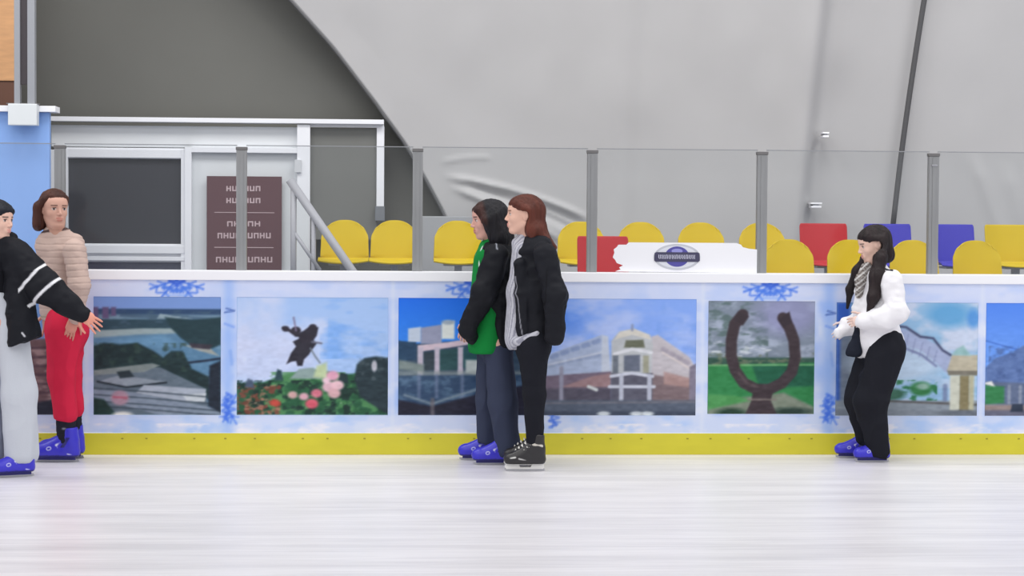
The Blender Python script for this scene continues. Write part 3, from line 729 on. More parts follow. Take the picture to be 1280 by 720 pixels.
def seat_mesh(w, hb, square, name):
    """bucket shell: back and pan from one bent profile, 22 x 26 grid, given thickness"""
    nu, nv = 23, 30; V = []
    prof = []
    for i in range(nv):
        v = i / (nv - 1)
        if v < .52:   t = v / .52; y = .20 + .05 * (1 - t) ; z = .0 + hb * (1 - t) + .02 ; y = .19 + .06 * (1 - t) ** 1.2
        elif v < .62: t = (v - .52) / .1; y = .19 - .045 * t; z = .02 - .022 * math.sin(t * math.pi / 2)
        else:         t = (v - .62) / .38; y = .145 - .345 * t; z = -.002 + .016 * t - .05 * max(0, t - .82) ** 1.4 * 6
        prof.append((y, z))
    for i in range(nv):
        v = i / (nv - 1)
        for j in range(nu):
            u = j / (nu - 1) * 2 - 1
            if square: hw = w / 2 * (1 if v < .5 else 1 - .08 * (v - .5)); dip = 0
            else: hw = w / 2 * (1 - .0 * v)
            y, z = prof[i]; back = max(0., min(1., (.58 - v) / .1))
            if square:
                e = max(0, v * -1 + .045) / .045; hw2 = hw * (1 - .05 * e * e) * (.96 + .04 * (v < .45))
                zz = z + .012 * u * u * (1 - back)
            else:
                e = max(0, .26 - v) / .26; hw2 = hw * (math.sqrt(max(0, 1 - e ** 2.4)) * .30 + .70)
                hw2 *= 1 + .07 * max(0, v - .3) * 2 if v < .6 else 1.05
                zz = z - (.06 * abs(u) ** 3.2) * min(1, e * 1.4) + .02 * u * u * (1 - back)
            x = u * hw2
            yy = y - .035 * u * u * back
            V.append((x, yy, zz))
    V = npv(V); i = np.arange(nu * nv).reshape(nv, nu)
    Q = np.stack([i[:-1, :-1], i[:-1, 1:], i[1:, 1:], i[1:, :-1]], -1).reshape(-1, 4)
    me = arr_mesh(name, V, Q)
    ob = bpy.data.objects.new('tmp', me); col.objects.link(ob)
    md = ob.modifiers.new('s', 'SOLIDIFY'); md.thickness = .012; md.offset = 0
    md = ob.modifiers.new('b', 'BEVEL'); md.width = .004; md.segments = 2; md.limit_method = 'ANGLE'
    dg = bpy.context.evaluated_depsgraph_get(); me2 = bpy.data.meshes.new_from_object(ob.evaluated_get(dg)); me2.name = name
    bpy.data.objects.remove(ob); me2.polygons.foreach_set('use_smooth', [True] * len(me2.polygons))
    return me2
hbk = Z(276.5, YBk) - Z(325, YBk)
me_round = seat_mesh(.385, hbk, False, 'round_shell'); me_square = seat_mesh(.40, hbk, True, 'square_shell')
mb = MB().box((-.03, -.02, -.42), (.03, .03, -.02), .004).box((-.11, -.09, -.43), (.11, .09, -.415), .003).box((-.12, -.11, -.03), (.12, .12, -.012), .004)
brk = mb.done('bracket', M_grey); me_brk = brk.data; bpy.data.objects.remove(brk)
mb = MB().tube([(-.15, .12, .006), (.15, .12, .006)], .008)
shell_cache = {}
SEAT = [('y', 430, 'r', 0, 'furthest left of the upper row, behind the handrail', ), ('y', 493, 'r', 0, 'upper row, below the white side frame, second from left'), ('y', 573, 'r', 0, 'upper row, right behind the green hoodie skater'),
        ('y', 650, 'r', 0, 'upper row, hidden behind the auburn haired skater'), ('y', 729, 'r', 0, 'upper row, crossed by the post right of the auburn haired skater'), ('y', 805, 'r', 0, 'upper row, above the left half of the white board'),
        ('y', 881, 'r', 0, 'upper row, above the right half of the white board'), ('y', 958, 'r', 0, 'upper row, crossed by the post beside the single red square seat'), ('r', 1036, 's', 0, 'with square back in the upper row, left of the blue ones'),
        ('b', 1117, 's', 0, 'with square back just right of the long haired girl'), ('b', 1197, 's', 0, 'with square back right of the furthest right post'), ('y', 1270, 's', 0, 'with square back, upper row at the right frame edge'),
        ('r', 757, 's', 1, 'low behind the barrier at the ragged end of the white board'), ('y', 993, 'r', 1, 'lower row, directly right of the white board'), ('y', 1072, 'r', 1, 'lower row, half hidden by the long haired girl'),
        ('y', 1151, 'r', 1, 'lower row, crossed by the furthest right post'), ('y', 1231, 'r', 1, 'lower row, near the right frame edge below the square yellow one'), ]
for cc, px, shp, row, tg in SEAT:
    if px == 650: continue
    Y = YFr if row else YBk; zp = (zf if row else zb) + .44
    if px == 757: zp += .015
    nm = {'y': 'yellow', 'r': 'red', 'b': 'blue'}[cc]
    t = empty('stadium_seat', (X(px, Y, 300), Y, zp), f'{nm} plastic stadium seat ' + tg, 'seat', 'plastic seats of the lower row' if row else 'plastic seats of the upper row')
    key = (cc, shp)
    if key not in shell_cache:
        s = (me_round if shp == 'r' else me_square).copy(); s.materials.clear(); s.materials.append({'y': M_yseat, 'r': M_rseat, 'b': M_bseat}[cc]); shell_cache[key] = s
    link('seat_shell', shell_cache[key], None, t); link('bracket', me_brk, None, t)

# ------------------------------------------------------------------ end wall: dark tarpaulin, pale membrane
wl = MB().box((-8, YW, 0), (9, YW + .1, 8)).done('wall_back', M_dwall); wl['kind'] = 'structure'
# pale membrane hangs in front of the dark wall; its left edge is a long curved seam
def seam(py):
    pts = [(-260, 130), (5, 368), (60, 418), (130, 472), (180, 508), (230, 537), (262, 554), (290, 566), (420, 585), (700, 600)]
    for (y0, x0), (y1, x1) in zip(pts, pts[1:]):
        if y0 <= py <= y1: return x0 + (x1 - x0) * (py - y0) / (y1 - y0)
    return pts[-1][1]
YM = YW - .22
def crease(px, py):
    d = 0.
    # long slack folds running down to the right below the seam
    for (x0, y0, x1, y1, sag, a, w) in ((560, 222, 725, 268, -6, .035, 4), (566, 236, 700, 300, -5, .03, 4), (552, 203, 610, 197, -2, .012, 3), (600, 252, 760, 320, -5, .02, 7), (580, 228, 720, 288, -3, -.025, 4), (620, 238, 730, 282, -5, -.02, 5)):
        t = (px - x0) / (x1 - x0)
        f = np.where((t > -.05) & (t < 1.1), np.clip(np.minimum(t + .05, 1.1 - t) * 6, 0, 1), 0)
        yc = y0 + (y1 - y0) * t + sag * 4 * t * (1 - t) * 1.
        d = d + a * np.exp(-((py - yc) / w) ** 2) * f
    return d
nxm, nym = 330, 190
xs_ = np.concatenate([np.linspace(0, .52, 230)[:-1], np.linspace(.52, 1, 102)]); V = []
ysp = np.linspace(-230, 620, 240)
EX = 1900
PXg = np.zeros((len(xs_), len(ysp))); PYg = np.zeros_like(PXg)
for j, py in enumerate(ysp):
    s = seam(py); PXg[:, j] = s + (EX - s) * xs_; PYg[:, j] = py
dep = crease(PXg, PYg)
dep = dep + .05 * np.tanh((PXg - 790 + (PYg - 150) * .03) / 14) - .12 * np.tanh((PXg - 1012 + (PYg - 150) * .08) / 9) + .09 * np.tanh((PXg - 975 + (PYg - 150) * .06) / 26)
dep = dep + .03 * fbm2(PXg.astype(np.float32) * .006, PYg.astype(np.float32) * .004, 91) * 2
dep = dep + .025 * np.exp(-((PXg - 1235 - (PYg - 250) * .35) / 10) ** 2) * np.clip((PYg - 190) / 30, 0, 1) + .02 * np.exp(-((PXg - 1262 - (PYg - 230) * .3) / 8) ** 2) * np.clip((PYg - 200) / 30, 0, 1)
dep = np.where((xs_ < .03)[:, None], dep * (xs_ / .03)[:, None], dep)
lift = np.clip((220 - PYg) / 400, 0, 2) ** 1.6 * .5          # the membrane leans in over the rink as it rises
for i in range(len(xs_)):
    for j in range(len(ysp)):
        p = at(PXg[i, j], PYg[i, j], YM); V.append((p.x, YM - dep[i, j] - lift[i, j], p.z))
V = npv(V); ii = np.arange(len(V)).reshape(len(xs_), len(ysp))
Q = np.stack([ii[:-1, 1:], ii[1:, 1:], ii[1:, :-1], ii[:-1, :-1]], -1).reshape(-1, 4)
me = arr_mesh('membrane', V, Q)
M_memb = mat('pale_membrane', C(177, 176, 177), .62, vary=.03, vscale=1.5, spec=.3)
ob = link('wall_membrane', me, M_memb); ob['kind'] = 'structure'
md = ob.modifiers.new('thickness', 'SOLIDIFY'); md.thickness = .02; md.offset = -1
# dark tube put in as the seam's shade; further right, the dark lacing line
pts = [tuple(at(seam(py), py, YM) - Vector((0, float(np.clip((220 - py) / 400, 0, 2) ** 1.6 * .5), 0))) for py in range(-220, 300, 12)]
r_ = MB().tube([(x - .012, y + .01, z) for x, y, z in pts], .016, 8).done('seam_shade_strip', mat('seam_shade', C(92, 92, 94), .7), smooth=True); r_['kind'] = 'structure'
lac = []
for py in range(-220, 300, 20):
    px = 1117 + (275 - py) * (31 / 270)
    l = max(0, min(2, (220 - py) / 400)) ** 1.6 * .5; p = at(px, py, YM - .1); lac.append((p.x, p.y - l * .95, p.z))
r_ = MB().tube(lac, .024, 10).done('trim_2', mat('black_lacing_rope', C(78, 78, 80), .7), smooth=True); r_['kind'] = 'structure'
for (px, py, w) in ((1032, 168, 8), (1020, 256, 14)):
    p = at(px, py, YM - .22); t = empty('tension_clip', p, 'small pale tension clip on the membrane, ' + ('upper of two' if py < 200 else 'lower of two, above the red seat'), 'clip')
    k = YM / F
    MB().box((-w / 2 * k, -.02, .006), (w / 2 * k, .1, .02), .003).box((-w / 2 * k * .9, -.02, -.026), (w / 2 * k * .9, .1, -.01), .003).done('bars', M_white, t)
    MB().box((-w / 2 * k * .5, -.01, -.02), (w / 2 * k * .5, .12, .012), .003).done('plate', M_grey, t)
# low pale ledge behind the upper seats
MB().box((sx(515, 16.1), 15.95, zb), (sx(640, 16.1), 16.1, Z(271, 16.0)), .01).done('trim_3', mat('ledge_grey', C(156, 158, 162), .6)).__setitem__('kind', 'structure')

# ------------------------------------------------------------------ white door front at the left
YD = 16.35
def W(px, py, Y=YD): return at(px, py, Y)
def barpx(mb, x0, y0, x1, y1, d0=-.03, d1=.05, Y=YD, bev=.004, base=Vector((0, 0, 0))):
    a = W(x0, y0, Y) - base; b = W(x1, y1, Y) - base
    mb.box((a.x, Y + d0 - base.y, a.z), (b.x, Y + d1 - base.y, b.z), bev)
fb = Vector((X(200, YD), YD, zb))
fr = empty('door_front', fb, 'white framed kiosk front with dark serving window and door at left', 'partition')
def P(name, mt, rects, label=None, d=(-.03, .05), parent=None):
    mb = MB()
    for k_, r in enumerate(rects): barpx(mb, *r[:4], d0=d[0] - .003 * k_, d1=d[1] - .002 * k_, base=fb)
    return mb.done(name, mt, parent or fr, (0, 0, 0), label=label)
P('top_beam', M_frame, [(58, 146, 480, 156)], d=(-.09, .06))
P('fascia', M_panelw, [(64, 156, 386, 186)], d=(0, .05))
P('window_frame', M_frame, [(70, 186, 236, 198), (62, 187, 86, 420), (227, 187, 232.5, 420), (70, 306, 236, 317), (70, 320, 236, 326)], d=(-.04, .05))
P('mullion_panel', M_frame, [(70, 184, 236, 199), (70, 304, 236, 328)], d=(-.012, .03))
P('window_pane', M_dark, [(84, 196, 230, 308)], 'dark serving window pane', d=(.0, .02))
P('lower_panel', mat('kick_panel_dark', C(78, 80, 100), .5), [(70, 326, 236, 470)], d=(0, .03))
dr = P('door_leaf', M_panelw, [(238, 190, 374, 500)], d=(-.005, .04), label='pale grey door leaf')
P('door_frame', M_frame, [(232, 184, 386, 192), (232, 184, 240, 500), (372, 156, 387, 500)], d=(-.06, .05))
P('closer', mat('closer_grey', C(196, 198, 202), .5), [(369, 200, 377, 216)], d=(-.09, -.06))
P('side_frame', M_frame, [(388, 153, 480, 160), (471, 158, 480, 258)], d=(-.03, .03))
P('side_panel', mat('side_panel_grey', C(108, 109, 106), .6, vary=.04), [(388, 160, 471, 300)], d=(0, .02))
P('side_foot', mat('foot_grey', C(112, 116, 122), .5), [(469, 258, 481, 276)], d=(-.05, .03))
# sign on the door
sb = Vector((X(305, YD - .06, 280), YD - .06, W(305, 338, YD - .06).z))
sg = empty('door_sign', sb, 'maroon notice with pale lettering on the white door', 'sign')
def SP(name, mt, rects, d, label=None):
    mb = MB()
    for r in rects: barpx(mb, *r, d0=d[0], d1=d[1], Y=YD - .06, bev=0, base=sb)
    return mb.done(name, mt, sg, (0, 0, 0), label=label)
SP('sign_face', M_maroon, [(258.5, 220, 352, 338)], (-.006, .012))
SP('ruled_line', M_signtx, [(268, 265, 343, 266.4)], (-.009, -.006)); SP('ruled_line', M_signtx, [(268, 308.6, 342, 310)], (-.009, -.006))
for (x0, x1, y0, y1, n) in ((283, 327, 232.5, 239, 6), (283, 327, 247.5, 254, 6), (284, 327, 276.5, 283, 5), (272, 340, 291, 298, 9), (270, 342, 321, 328, 9)):
    w = (x1 - x0) / n; mb = MB()
    for k in range(n):
        a = x0 + k * w; g = w * .8
        barpx(mb, a, y0, a + 1.7, y1, -.009, -.006, YD - .06, 0, sb); barpx(mb, a + g - 1.7, y0, a + g, y1, -.009, -.006, YD - .06, 0, sb)
        yy = (y0, (y0 + y1) / 2 - .8, y1 - 1.6)[(k * 7 + int(y0)) % 3]
        barpx(mb, a, yy, a + g, yy + 1.6, -.0088, -.006, YD - .06, 0, sb)
    mb.done('text_line', M_signtx, sg, (0, 0, 0))
# handrail leading down from the door
hb_ = at(362, 330, 14.68); hr = empty('handrail', Vector((hb_.x, 14.68, zb)), 'grey metal handrail sloping down beside the door', 'handrail')
a = at(362, 225, 14.68) - Vector(hr.location); b = at(440, 338, 14.6) - Vector(hr.location)
MB().tube([a, b, (b - a) * 1.2 + a], .034, 12).done('rail', M_rail, hr, smooth=True)
c1 = at(367, 232, 14.68) - Vector(hr.location); MB().tube([(c1.x, c1.y, 0), (c1.x, c1.y, c1.z)], .024).done('rail_post', M_rail, hr, smooth=True)
c2 = at(392, 270, 14.66) - Vector(hr.location); MB().tube([(c2.x, c2.y, 0), (c2.x, c2.y, c2.z)], .02).done('rail_post', M_rail, hr, smooth=True)
a3 = at(366, 288, 14.68) - Vector(hr.location); b3 = at(400, 338, 14.64) - Vector(hr.location); MB().tube([a3, b3], .016).done('lower_rail', M_rail, hr, smooth=True)
gp = at(376, 330, 15.75); gg = empty('gate_leaf', Vector((gp.x, 15.75, zb)), 'narrow pale grey gate leaf beside the door sign', 'gate')
g0 = at(369, 235, 15.75); g1 = at(386, 330, 15.75)
MB().box((g0.x - gp.x, -.015, .03), (g1.x - gp.x, .015, g0.z - zb - .1), .006).done('gate_panel', M_panelw, gg)
MB().box((g0.x - gp.x - .03, -.02, 0), (g0.x - gp.x + .005, .02, g0.z - zb), .004).done('gate_post', M_grey, gg)

# ------------------------------------------------------------------ blue booth, twin column, wood panel at the far left
YL = 14.6
zt_ = W(30, 140, YL).z
bb = empty('blue_booth', Vector((X(0, YL), YL, 0)), 'light blue panelled booth with white top ledge at the left edge', 'booth')
x1 = X(62, YL)
MB().box((-3.2, 0, 0), (x1 - bb.location.x, .07, zt_), .01).done('booth_wall', M_blue, bb)
MB().box((-3.2, -.05, zt_), (X(71, YL) - bb.location.x, .14, W(30, 132.5, YL).z), .004).done('top_ledge', M_white, bb, label='white ledge')
YC = 14.5
cl = empty('bracket_column', Vector((X(29, YC, 140), YC, W(29, 157, YC).z)), 'twin grey steel profiles standing in a white bracket above the blue booth', 'column')
k = YC / F; hz = W(29, 130, YC).z - cl.location.z
MB().box((-17 * k, -.05, 0), (18 * k, .05, hz), .008).done('bracket_box', mat('bracket_white', C(216, 220, 222), .45), cl)
MB().box((-20 * k, -.02, hz), (19 * k, .05, hz + .006)).done('bracket_plate', M_posttop, cl)
MB().box((-10 * k, -.03, hz), (-3 * k, .04, 3.6), .004).done('profile', M_grey, cl); MB().box((6 * k, -.03, hz), (15 * k, .04, 3.6), .004).done('profile', M_grey, cl)
MB().box((-3 * k, .0, hz + .15), (6 * k, .03, 3.6)).done('channel', mat('dark_channel', C(72, 66, 70), .6), cl)
YO = 15.6
wd = empty('wooden_panel', Vector((X(0, YO), YO, zt_)), 'orange timber panel over dark brown base above the blue booth', 'panel')
p0 = at(19, 101, YO) - Vector(wd.location)
MB().box((-2.5, 0, p0.z), (p0.x, .08, 3.5), .003).done('timber_sheet', M_wood, wd); MB().box((-2.5, .01, zb - zt_), (p0.x, .09, p0.z), .003).done('base_sheet', M_dkwood, wd)

# ------------------------------------------------------------------ light: rows of bright hall lamps, a fill row added for the end wall, and the glow of the pale dome
w = bpy.data.worlds.new('hall'); sc.world = w; w.use_nodes = True
bg = w.node_tree.nodes['Background']; bg.inputs[0].default_value = (.93, .95, 1.0, 1); bg.inputs[1].default_value = WORLD
def lamp(x, y, z, sx_, sy_, e, tx=0, cl_=(1, .985, .96)):
    l = bpy.data.lights.new('hall_and_fill_lamp', 'AREA'); l.shape = 'RECTANGLE'; l.size = sx_; l.size_y = sy_; l.energy = e; l.color = cl_
    o = bpy.data.objects.new('hall_and_fill_lamp', l); col.objects.link(o); o.location = (x, y, z); o.rotation_euler = (tx, 0, 0)
    return o
for x in (-8, -2.5, 3, 8.5):
    for y, tx, e in ((0, 25, 1), (6, 8, .9), (11.8, 48, 2.6)): lamp(x, y, 8.5, 3.5, 2.2, LAMP * e, math.radians(tx))  # last row is added fill, tilted and boosted to brighten the end wall
# ------------------------------------------------------------------ skates
M_body = mat('skin', rough=.55, attr=True, spec=.35)
M_hair = mat('hair', rough=.5, attr=True, spec=.22, bump=.5, bscale=26, stretch=(7, 7, .6))
M_knit = mat('knitted_cloth', rough=.9, attr=True, spec=.15, bump=.3, bscale=220)
M_denim = mat('denim', rough=.85, attr=True, spec=.15, bump=.2, bscale=260)
M_nylon = mat('smooth_nylon', rough=.65, attr=True, spec=.14, bump=.08, bscale=120)
M_bplas = mat('blue_skate_plastic', rough=.35, attr=True, spec=.5)
M_bsole = mat('dark_blue_blade_holder', C(40, 36, 120), .4)
M_hold = mat('white_blade_holder', C(232, 230, 226), .4)
M_lace = mat('white_laces', C(226, 224, 218), .8)
BLK = (34, 35, 41)

def blue_boot():
    """foot frame: heel at x=0, toe towards +x, ice at z=0"""
    S = Solid((56, 50, 196))
    S.cap((.035, 0, .055), (.225, 0, .055), .036, .040, k=.02, sy=1.05)
    S.ell((.205, 0, .07), (.07, .046, .045), k=.03); S.ell((.12, 0, .085), (.08, .04, .05), k=.03)
    S.cap((.045, 0, .07), (.045, 0, .12), .042, .04, k=.03); S.cap((.05, 0, .11), (.055, 0, .19), .044, .047, k=.03, sy=1.1)
    S.cap((.055, 0, .17), (.16, 0, .09), .030, .034, k=.03)
    S.half((0, 0, .030), (0, 0, -1)); S.half((0, 0, .205), (0, 0, 1))
    S.paint(lambda V: (V[:, 2] < .043) * 1., (34, 30, 120))
    S.paint(lambda V: np.clip(.5 - (np.abs(V[:, 0] + .6 * V[:, 2] - .145) - .012) / .004, 0, 1) * (V[:, 2] > .09) * (V[:, 2] < .15) * .9, (30, 27, 100))
    for y in (-1, 1):
        S.paint_cap((.105, y * .05, .12), (.125, y * .05, .105), .010, (214, 216, 238), .003)
        S.paint_cap((.125, y * .05, .105), (.118, y * .05, .09), .006, (214, 216, 238), .003)
        S.paint_cap((.165, y * .05, .085), (.172, y * .05, .083), .012, (190, 192, 232), .003)
        S.paint_cap((.165, y * .05, .085), (.172, y * .05, .083), .006, (56, 50, 190), .003)
        S.paint_cap((.03, y * .05, .045), (.06, y * .05, .05), .006, (220, 222, 240), .003)
    return S.mesh('blue_boot', .004)
def black_boot():
    S = Solid((38, 36, 38))
    S.cap((.035, 0, .075), (.22, 0, .068), .036, .036, k=.02, sy=1.05)
    S.ell((.205, 0, .082), (.068, .045, .044), k=.03); S.ell((.12, 0, .095), (.08, .04, .05), k=.03)
    S.cap((.045, 0, .09), (.048, 0, .14), .042, .044, k=.03); S.cap((.05, 0, .14), (.05, 0, .225), .045, .046, k=.03, sy=1.1)
    S.cap((.06, 0, .20), (.17, 0, .105), .030, .034, k=.03)
    S.half((0, 0, .048), (0, 0, -1)); S.half((.05, 0, .245), (-.2, 0, 1))
    S.paint(lambda V: (V[:, 2] < .056) * 1., (20, 20, 22))
    for y in (-1, 1):
        S.paint_cap((.20, y * .05, .095), (.235, y * .05, .09), .007, (200, 200, 196), .003)
        S.paint_cap((.13, y * .05, .075), (.175, y * .05, .085), .005, (190, 190, 188), .003)
        S.paint_cap((.02, y * .045, .17), (.085, y * .045, .18), .008, (206, 200, 190), .003)
    return S.mesh('black_boot', .004)
ME_BLUE, ME_BLACK = blue_boot(), black_boot()
ME_BLUE.materials.append(M_bplas); ME_BLACK.materials.append(M_bplas)
def _q(name, mb, mt):
    o = mb.done(name, mt); me = o.data; bpy.data.objects.remove(o); return me
ME_BH = _q('blue_holder', MB().box((.02, -.012, .012), (.245, .012, .034), .004).box((.03, -.02, .026), (.09, .02, .036), .003).box((.15, -.02, .026), (.235, .02, .036), .003), M_bsole)
ME_BLADE = _q('blade', MB().prism([(.005, .012), (.0, .004), (.012, 0), (.25, 0), (.268, .008), (.266, .018), (.005, .018)], -.002, .002), M_steel)
ME_HH = _q('hockey_holder', MB().prism([(.012, .05), (.008, .022), (.014, .014), (.255, .014), (.268, .03), (.255, .05), (.175, .05), (.165, .026), (.095, .026), (.085, .05)], -.012, .012), M_hold)
mb = MB()
for k in range(6):
    x = .078 + k * .021; z = .196 - k * .0165
    mb.tube([(x - .012, -.034, z - .012), (x + .012, 0, z + .03), (x - .0, .034, z - .006)], .0032, 6).tube([(x - .0, -.034, z - .012), (x + .016, 0, z + .022), (x - .012, .034, z - .006)], .0032, 6)
mb.tube([(.1, -.03, .19), (.13, -.042, .175), (.115, -.045, .15), (.1, -.04, .165), (.125, -.047, .13)], .0035, 6).tube([(.02, -.046, .182), (.06, -.052, .186), (.1, -.036, .182)], .005, 6)
ME_LACE = _q('laces', mb, M_lace)
def skate(person, x, y, ang, kind='blue', s=1., tilt=0.):
    """heel at local x,y; ang: where the toe points (deg, 0 = +x)"""
    c = link('skate', ME_BLUE if kind == 'blue' else ME_BLACK, None, person, (x, y, 0), 'blue plastic rental skate' if kind == 'blue' else 'black hockey skate with white laces')
    c.rotation_euler = (0, math.radians(tilt), math.radians(ang)); c.scale = (s, s, s)
    if kind == 'blue': link('blade_holder', ME_BH, None, c); link('blade', ME_BLADE, None, c)
    else: link('blade_holder', ME_HH, None, c, label='white blade holder'); link('blade', ME_BLADE, None, c); link('laces', ME_LACE, None, c, label='white laces')
    return c

class Person:
    def __init__(s, px0, pyf, label, group=None, name='person'):
        p = on_ice(px0, pyf); s.px0, s.pyf = px0, pyf
        s.k = (p - CAM).dot(fwd) / F                    # metres per pixel at that distance
        s.o = empty(name, (p.x, p.y, 0), label, 'person', group, -YAW)
    def q(s, px, py, y=0.): return (((px - s.px0) * s.k), y, ((s.pyf - py) * s.k))
    def part(s, name, me, mt, label=None): return link(name, me, mt, s.o, None, label)
def stripes(col_, f, w=.5):                              # vertical pin stripes
    return lambda V: (np.sin(V @ npv(f)) > w) * .75

# ================================================================== auburn woman in the black jacket
A = Person(655, 586, 'woman with auburn hair, open black jacket over striped shirt, gliding left on black skates'); q = A.q
B = Solid(SKIN)
hd = q(652.5, 269.5); M = axes(183, -1)
p = add_head(B, hd, M, 1.07, (222, 178, 158), (70, 38, 28), (196, 112, 108))
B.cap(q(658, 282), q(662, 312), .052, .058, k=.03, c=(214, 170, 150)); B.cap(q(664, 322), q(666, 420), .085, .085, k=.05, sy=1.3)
B.cap(q(666, 425), q(666, 436), .085, k=.05, sy=1.2)
for y in (-.09, .09): limb(B, [q(666, 435, y), q(667, 492, y), q(668, 560, y)], [.072, .048, .036])
limb(B, [q(678, 322, -.165), q(691, 368, -.215), q(692, 402, -.2)], [.045, .036, .026]); limb(B, [q(668, 322, .14), q(674, 368, .19), q(664, 396, .17)], [.045, .036, .026])
add_hand(B, q(694, 398, -.2), (.0, .0, -1), (-.2, 1, 0), .135, .9, .05, thumb=-1); add_hand(B, q(662, 392, .17), (0, 0, -1), (0, -1, 0), .13, .7, .1)
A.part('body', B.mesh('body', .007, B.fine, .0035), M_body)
Hh = Solid((86, 44, 34))                                 # hair: crown, sides behind the ear, fall over the back
Hh.ell(p(-1.9, 0, 3.6), (.104, .088, .094), M, k=.02); Hh.ell(p(3.2, 0, 7.4), (.062, .07, .036), M @ np.array(Matrix.Rotation(math.radians(18), 3, 'Y'), dtype=np.float32), k=.02)
for s in (-1, 1):
    Hh.cap(p(4.6, s * 5.6, 6.2), p(-1.0, s * 7.6, 3.2), .022, .024, k=.02); Hh.cap(p(-2.5, s * 6.4, 2), p(-4.6, s * 6.2, -8), .034, .036, k=.03)
    Hh.cap(p(-4.4, s * 6.6, -8), p(-6.6, s * 8, -17), .034, .02, k=.03)
Hh.cap(p(-6, 0, 2), p(-7.5, 0, -9), .062, .062, k=.04, sy=1.1); Hh.cap(p(-7.5, 0, -9), p(-12.5, 0, -15.5), .055, .034, k=.04, sy=1.8); Hh.cap(p(-12.5, 1, -15), p(-18, 2, -18), .04, .014, k=.04, sy=1.8)
Hh.ell(p(8.4, 0, -2.5), (.052, .056, .083), M, k=.01, kind='s')
for s in (-1, 1): Hh.ell(p(2.4, s * 7.6, -2.5), (.036, .04, .058), M, k=.008, kind='s'); Hh.ell(p(.4, s * 9, -1.0), (.032, .03, .042), M, k=.008, kind='s')
A.part('hair', Hh.mesh('hair', .005, disp=folds(.004, (60, 60, 7), 3, .0015), tone=lambda V: 1 + .22 * vnoise(V * npv((55, 55, 5)), 4)), M_hair, 'auburn shoulder length hair')
T = Solid((188, 188, 196))                               # striped shirt
T.cap(q(656, 315), q(650, 365), .090, .082, k=.04, sy=1.15); T.cap(q(650, 365), q(650, 424), .082, .10, k=.04, sy=1.15)
T.cap(q(645, 304), q(652, 300), .038, .05, k=.02); T.cap(q(646, 425, -.13), q(670, 414, -.165), .026, .012, k=.02); T.cap(q(641, 426, -.10), q(640, 433, -.09), .018, .008, k=.02)
T.half(q(650, 434), (.25, 0, -1))
T.paint(lambda V: (np.sin(V[:, 1] * 330 + V[:, 2] * 12) > .35) * .55, (112, 112, 128)); 
A.part('shirt', T.mesh('shirt', .006, disp=folds(.006, (14, 14, 6), 5)), M_attr, 'grey and white pinstriped shirt')
J = Solid((28, 29, 35))                                  # jacket
J.cap(q(668, 318), q(668, 365), .108, .118, k=.05, sy=1.3); J.cap(q(668, 365), q(671, 418), .118, .116, k=.05, sy=1.3)
J.cap(q(672, 305), q(664, 308), .075, .07, k=.04, sy=1.7); J.cap(q(668, 302, -.03), q(652, 312, -.07), .04, .03, k=.03); J.cap(q(668, 302, .03), q(652, 312, .07), .04, .03, k=.03)
J.cap(q(648, 330, -.12), q(652, 416, -.12), .036, .036, k=.03); J.cap(q(648, 330, .12), q(652, 416, .12), .036, .036, k=.03)
J.half(q(660, 421), (-.12, 0, -1))
J.ell(q(633, 372), (.055, .085, .36), None, k=.02, kind='s'); 
limb(J, [q(679, 318, -.17), q(692, 368, -.22), q(692, 418, -.2)], [.068, .066, .056], k=.035); limb(J, [q(668, 318, .15), q(676, 368, .2), q(664, 404, .17)], [.068, .064, .056], k=.04)
J.half(q(694, 428, -.2), (-.15, 0, -1), where=(q(668, 440, -.34), q(720, 405, -.1)))
J.paint_cap(q(688, 339.5, -.30), q(697, 339.5, -.30), .0045, (196, 196, 202), .003)
J.line(q(642, 345), q(646, 385), .0028, (140, 140, 148)); J.line(q(646, 385), q(652, 418), .0028, (140, 140, 148)); J.line(q(681, 335), q(676, 420), .002, (14, 14, 18)); J.line(q(640, 340), q(644, 330), .002, (14, 14, 18))
A.part('jacket', J.mesh('jacket', .006, disp=folds(.013, (10, 10, 12), 8, .005)), M_nylon, 'open black padded jacket')
L = Solid((30, 31, 38))
for y in (-.085, .085): limb(L, [q(665, 428, y), q(667, 492, y), q(668, 548, y)], [.098, .066, .052], k=.03)
L.cap(q(665, 418), q(665, 432), .115, k=.04, sy=1.25); L.half(q(667, 553), (0, 0, -1))
A.part('leggings', L.mesh('leggings', .006, disp=folds(.004, (12, 12, 10), 12)), M_knit, 'black leggings')
skate(A.o, q(681, 586)[0], -.09, 183, 'black', .93); skate(A.o, q(680, 586)[0], .10, 178, 'black', .93)

# ================================================================== dark haired woman in the green hoodie
G = Person(612, 578, 'black haired woman in black jacket over green hoodie and navy wide trousers'); q = G.q
B = Solid(SKIN); M = axes(192, 7)
p = add_head(B, q(609, 275), M, 1.1, (206, 158, 144), (36, 26, 26), (164, 86, 88))
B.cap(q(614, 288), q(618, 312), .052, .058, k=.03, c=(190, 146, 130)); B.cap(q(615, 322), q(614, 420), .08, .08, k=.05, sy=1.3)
limb(B, [q(620, 430, -.09), q(628, 500, -.09), q(637, 562, -.09)], [.07, .047, .036]); limb(B, [q(614, 430, .09), q(609, 500, .09), q(612, 552, .1)], [.07, .047, .036])
limb(B, [q(619, 324, -.165), q(604, 366, -.215), q(586, 406, -.15)], [.045, .036, .026]); limb(B, [q(616, 320, .15), q(608, 366, .18), q(590, 402, .12)], [.045, .036, .026])
add_hand(B, q(588, 402, -.15), (-.45, .25, -.7), (.5, .8, -.2), .165, .7, thumb=-1); add_hand(B, q(592, 400, .12), (-.4, -.3, -.7), (.5, -.8, 0), .165, .7)
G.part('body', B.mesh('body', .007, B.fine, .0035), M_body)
Hh = Solid((30, 29, 34))
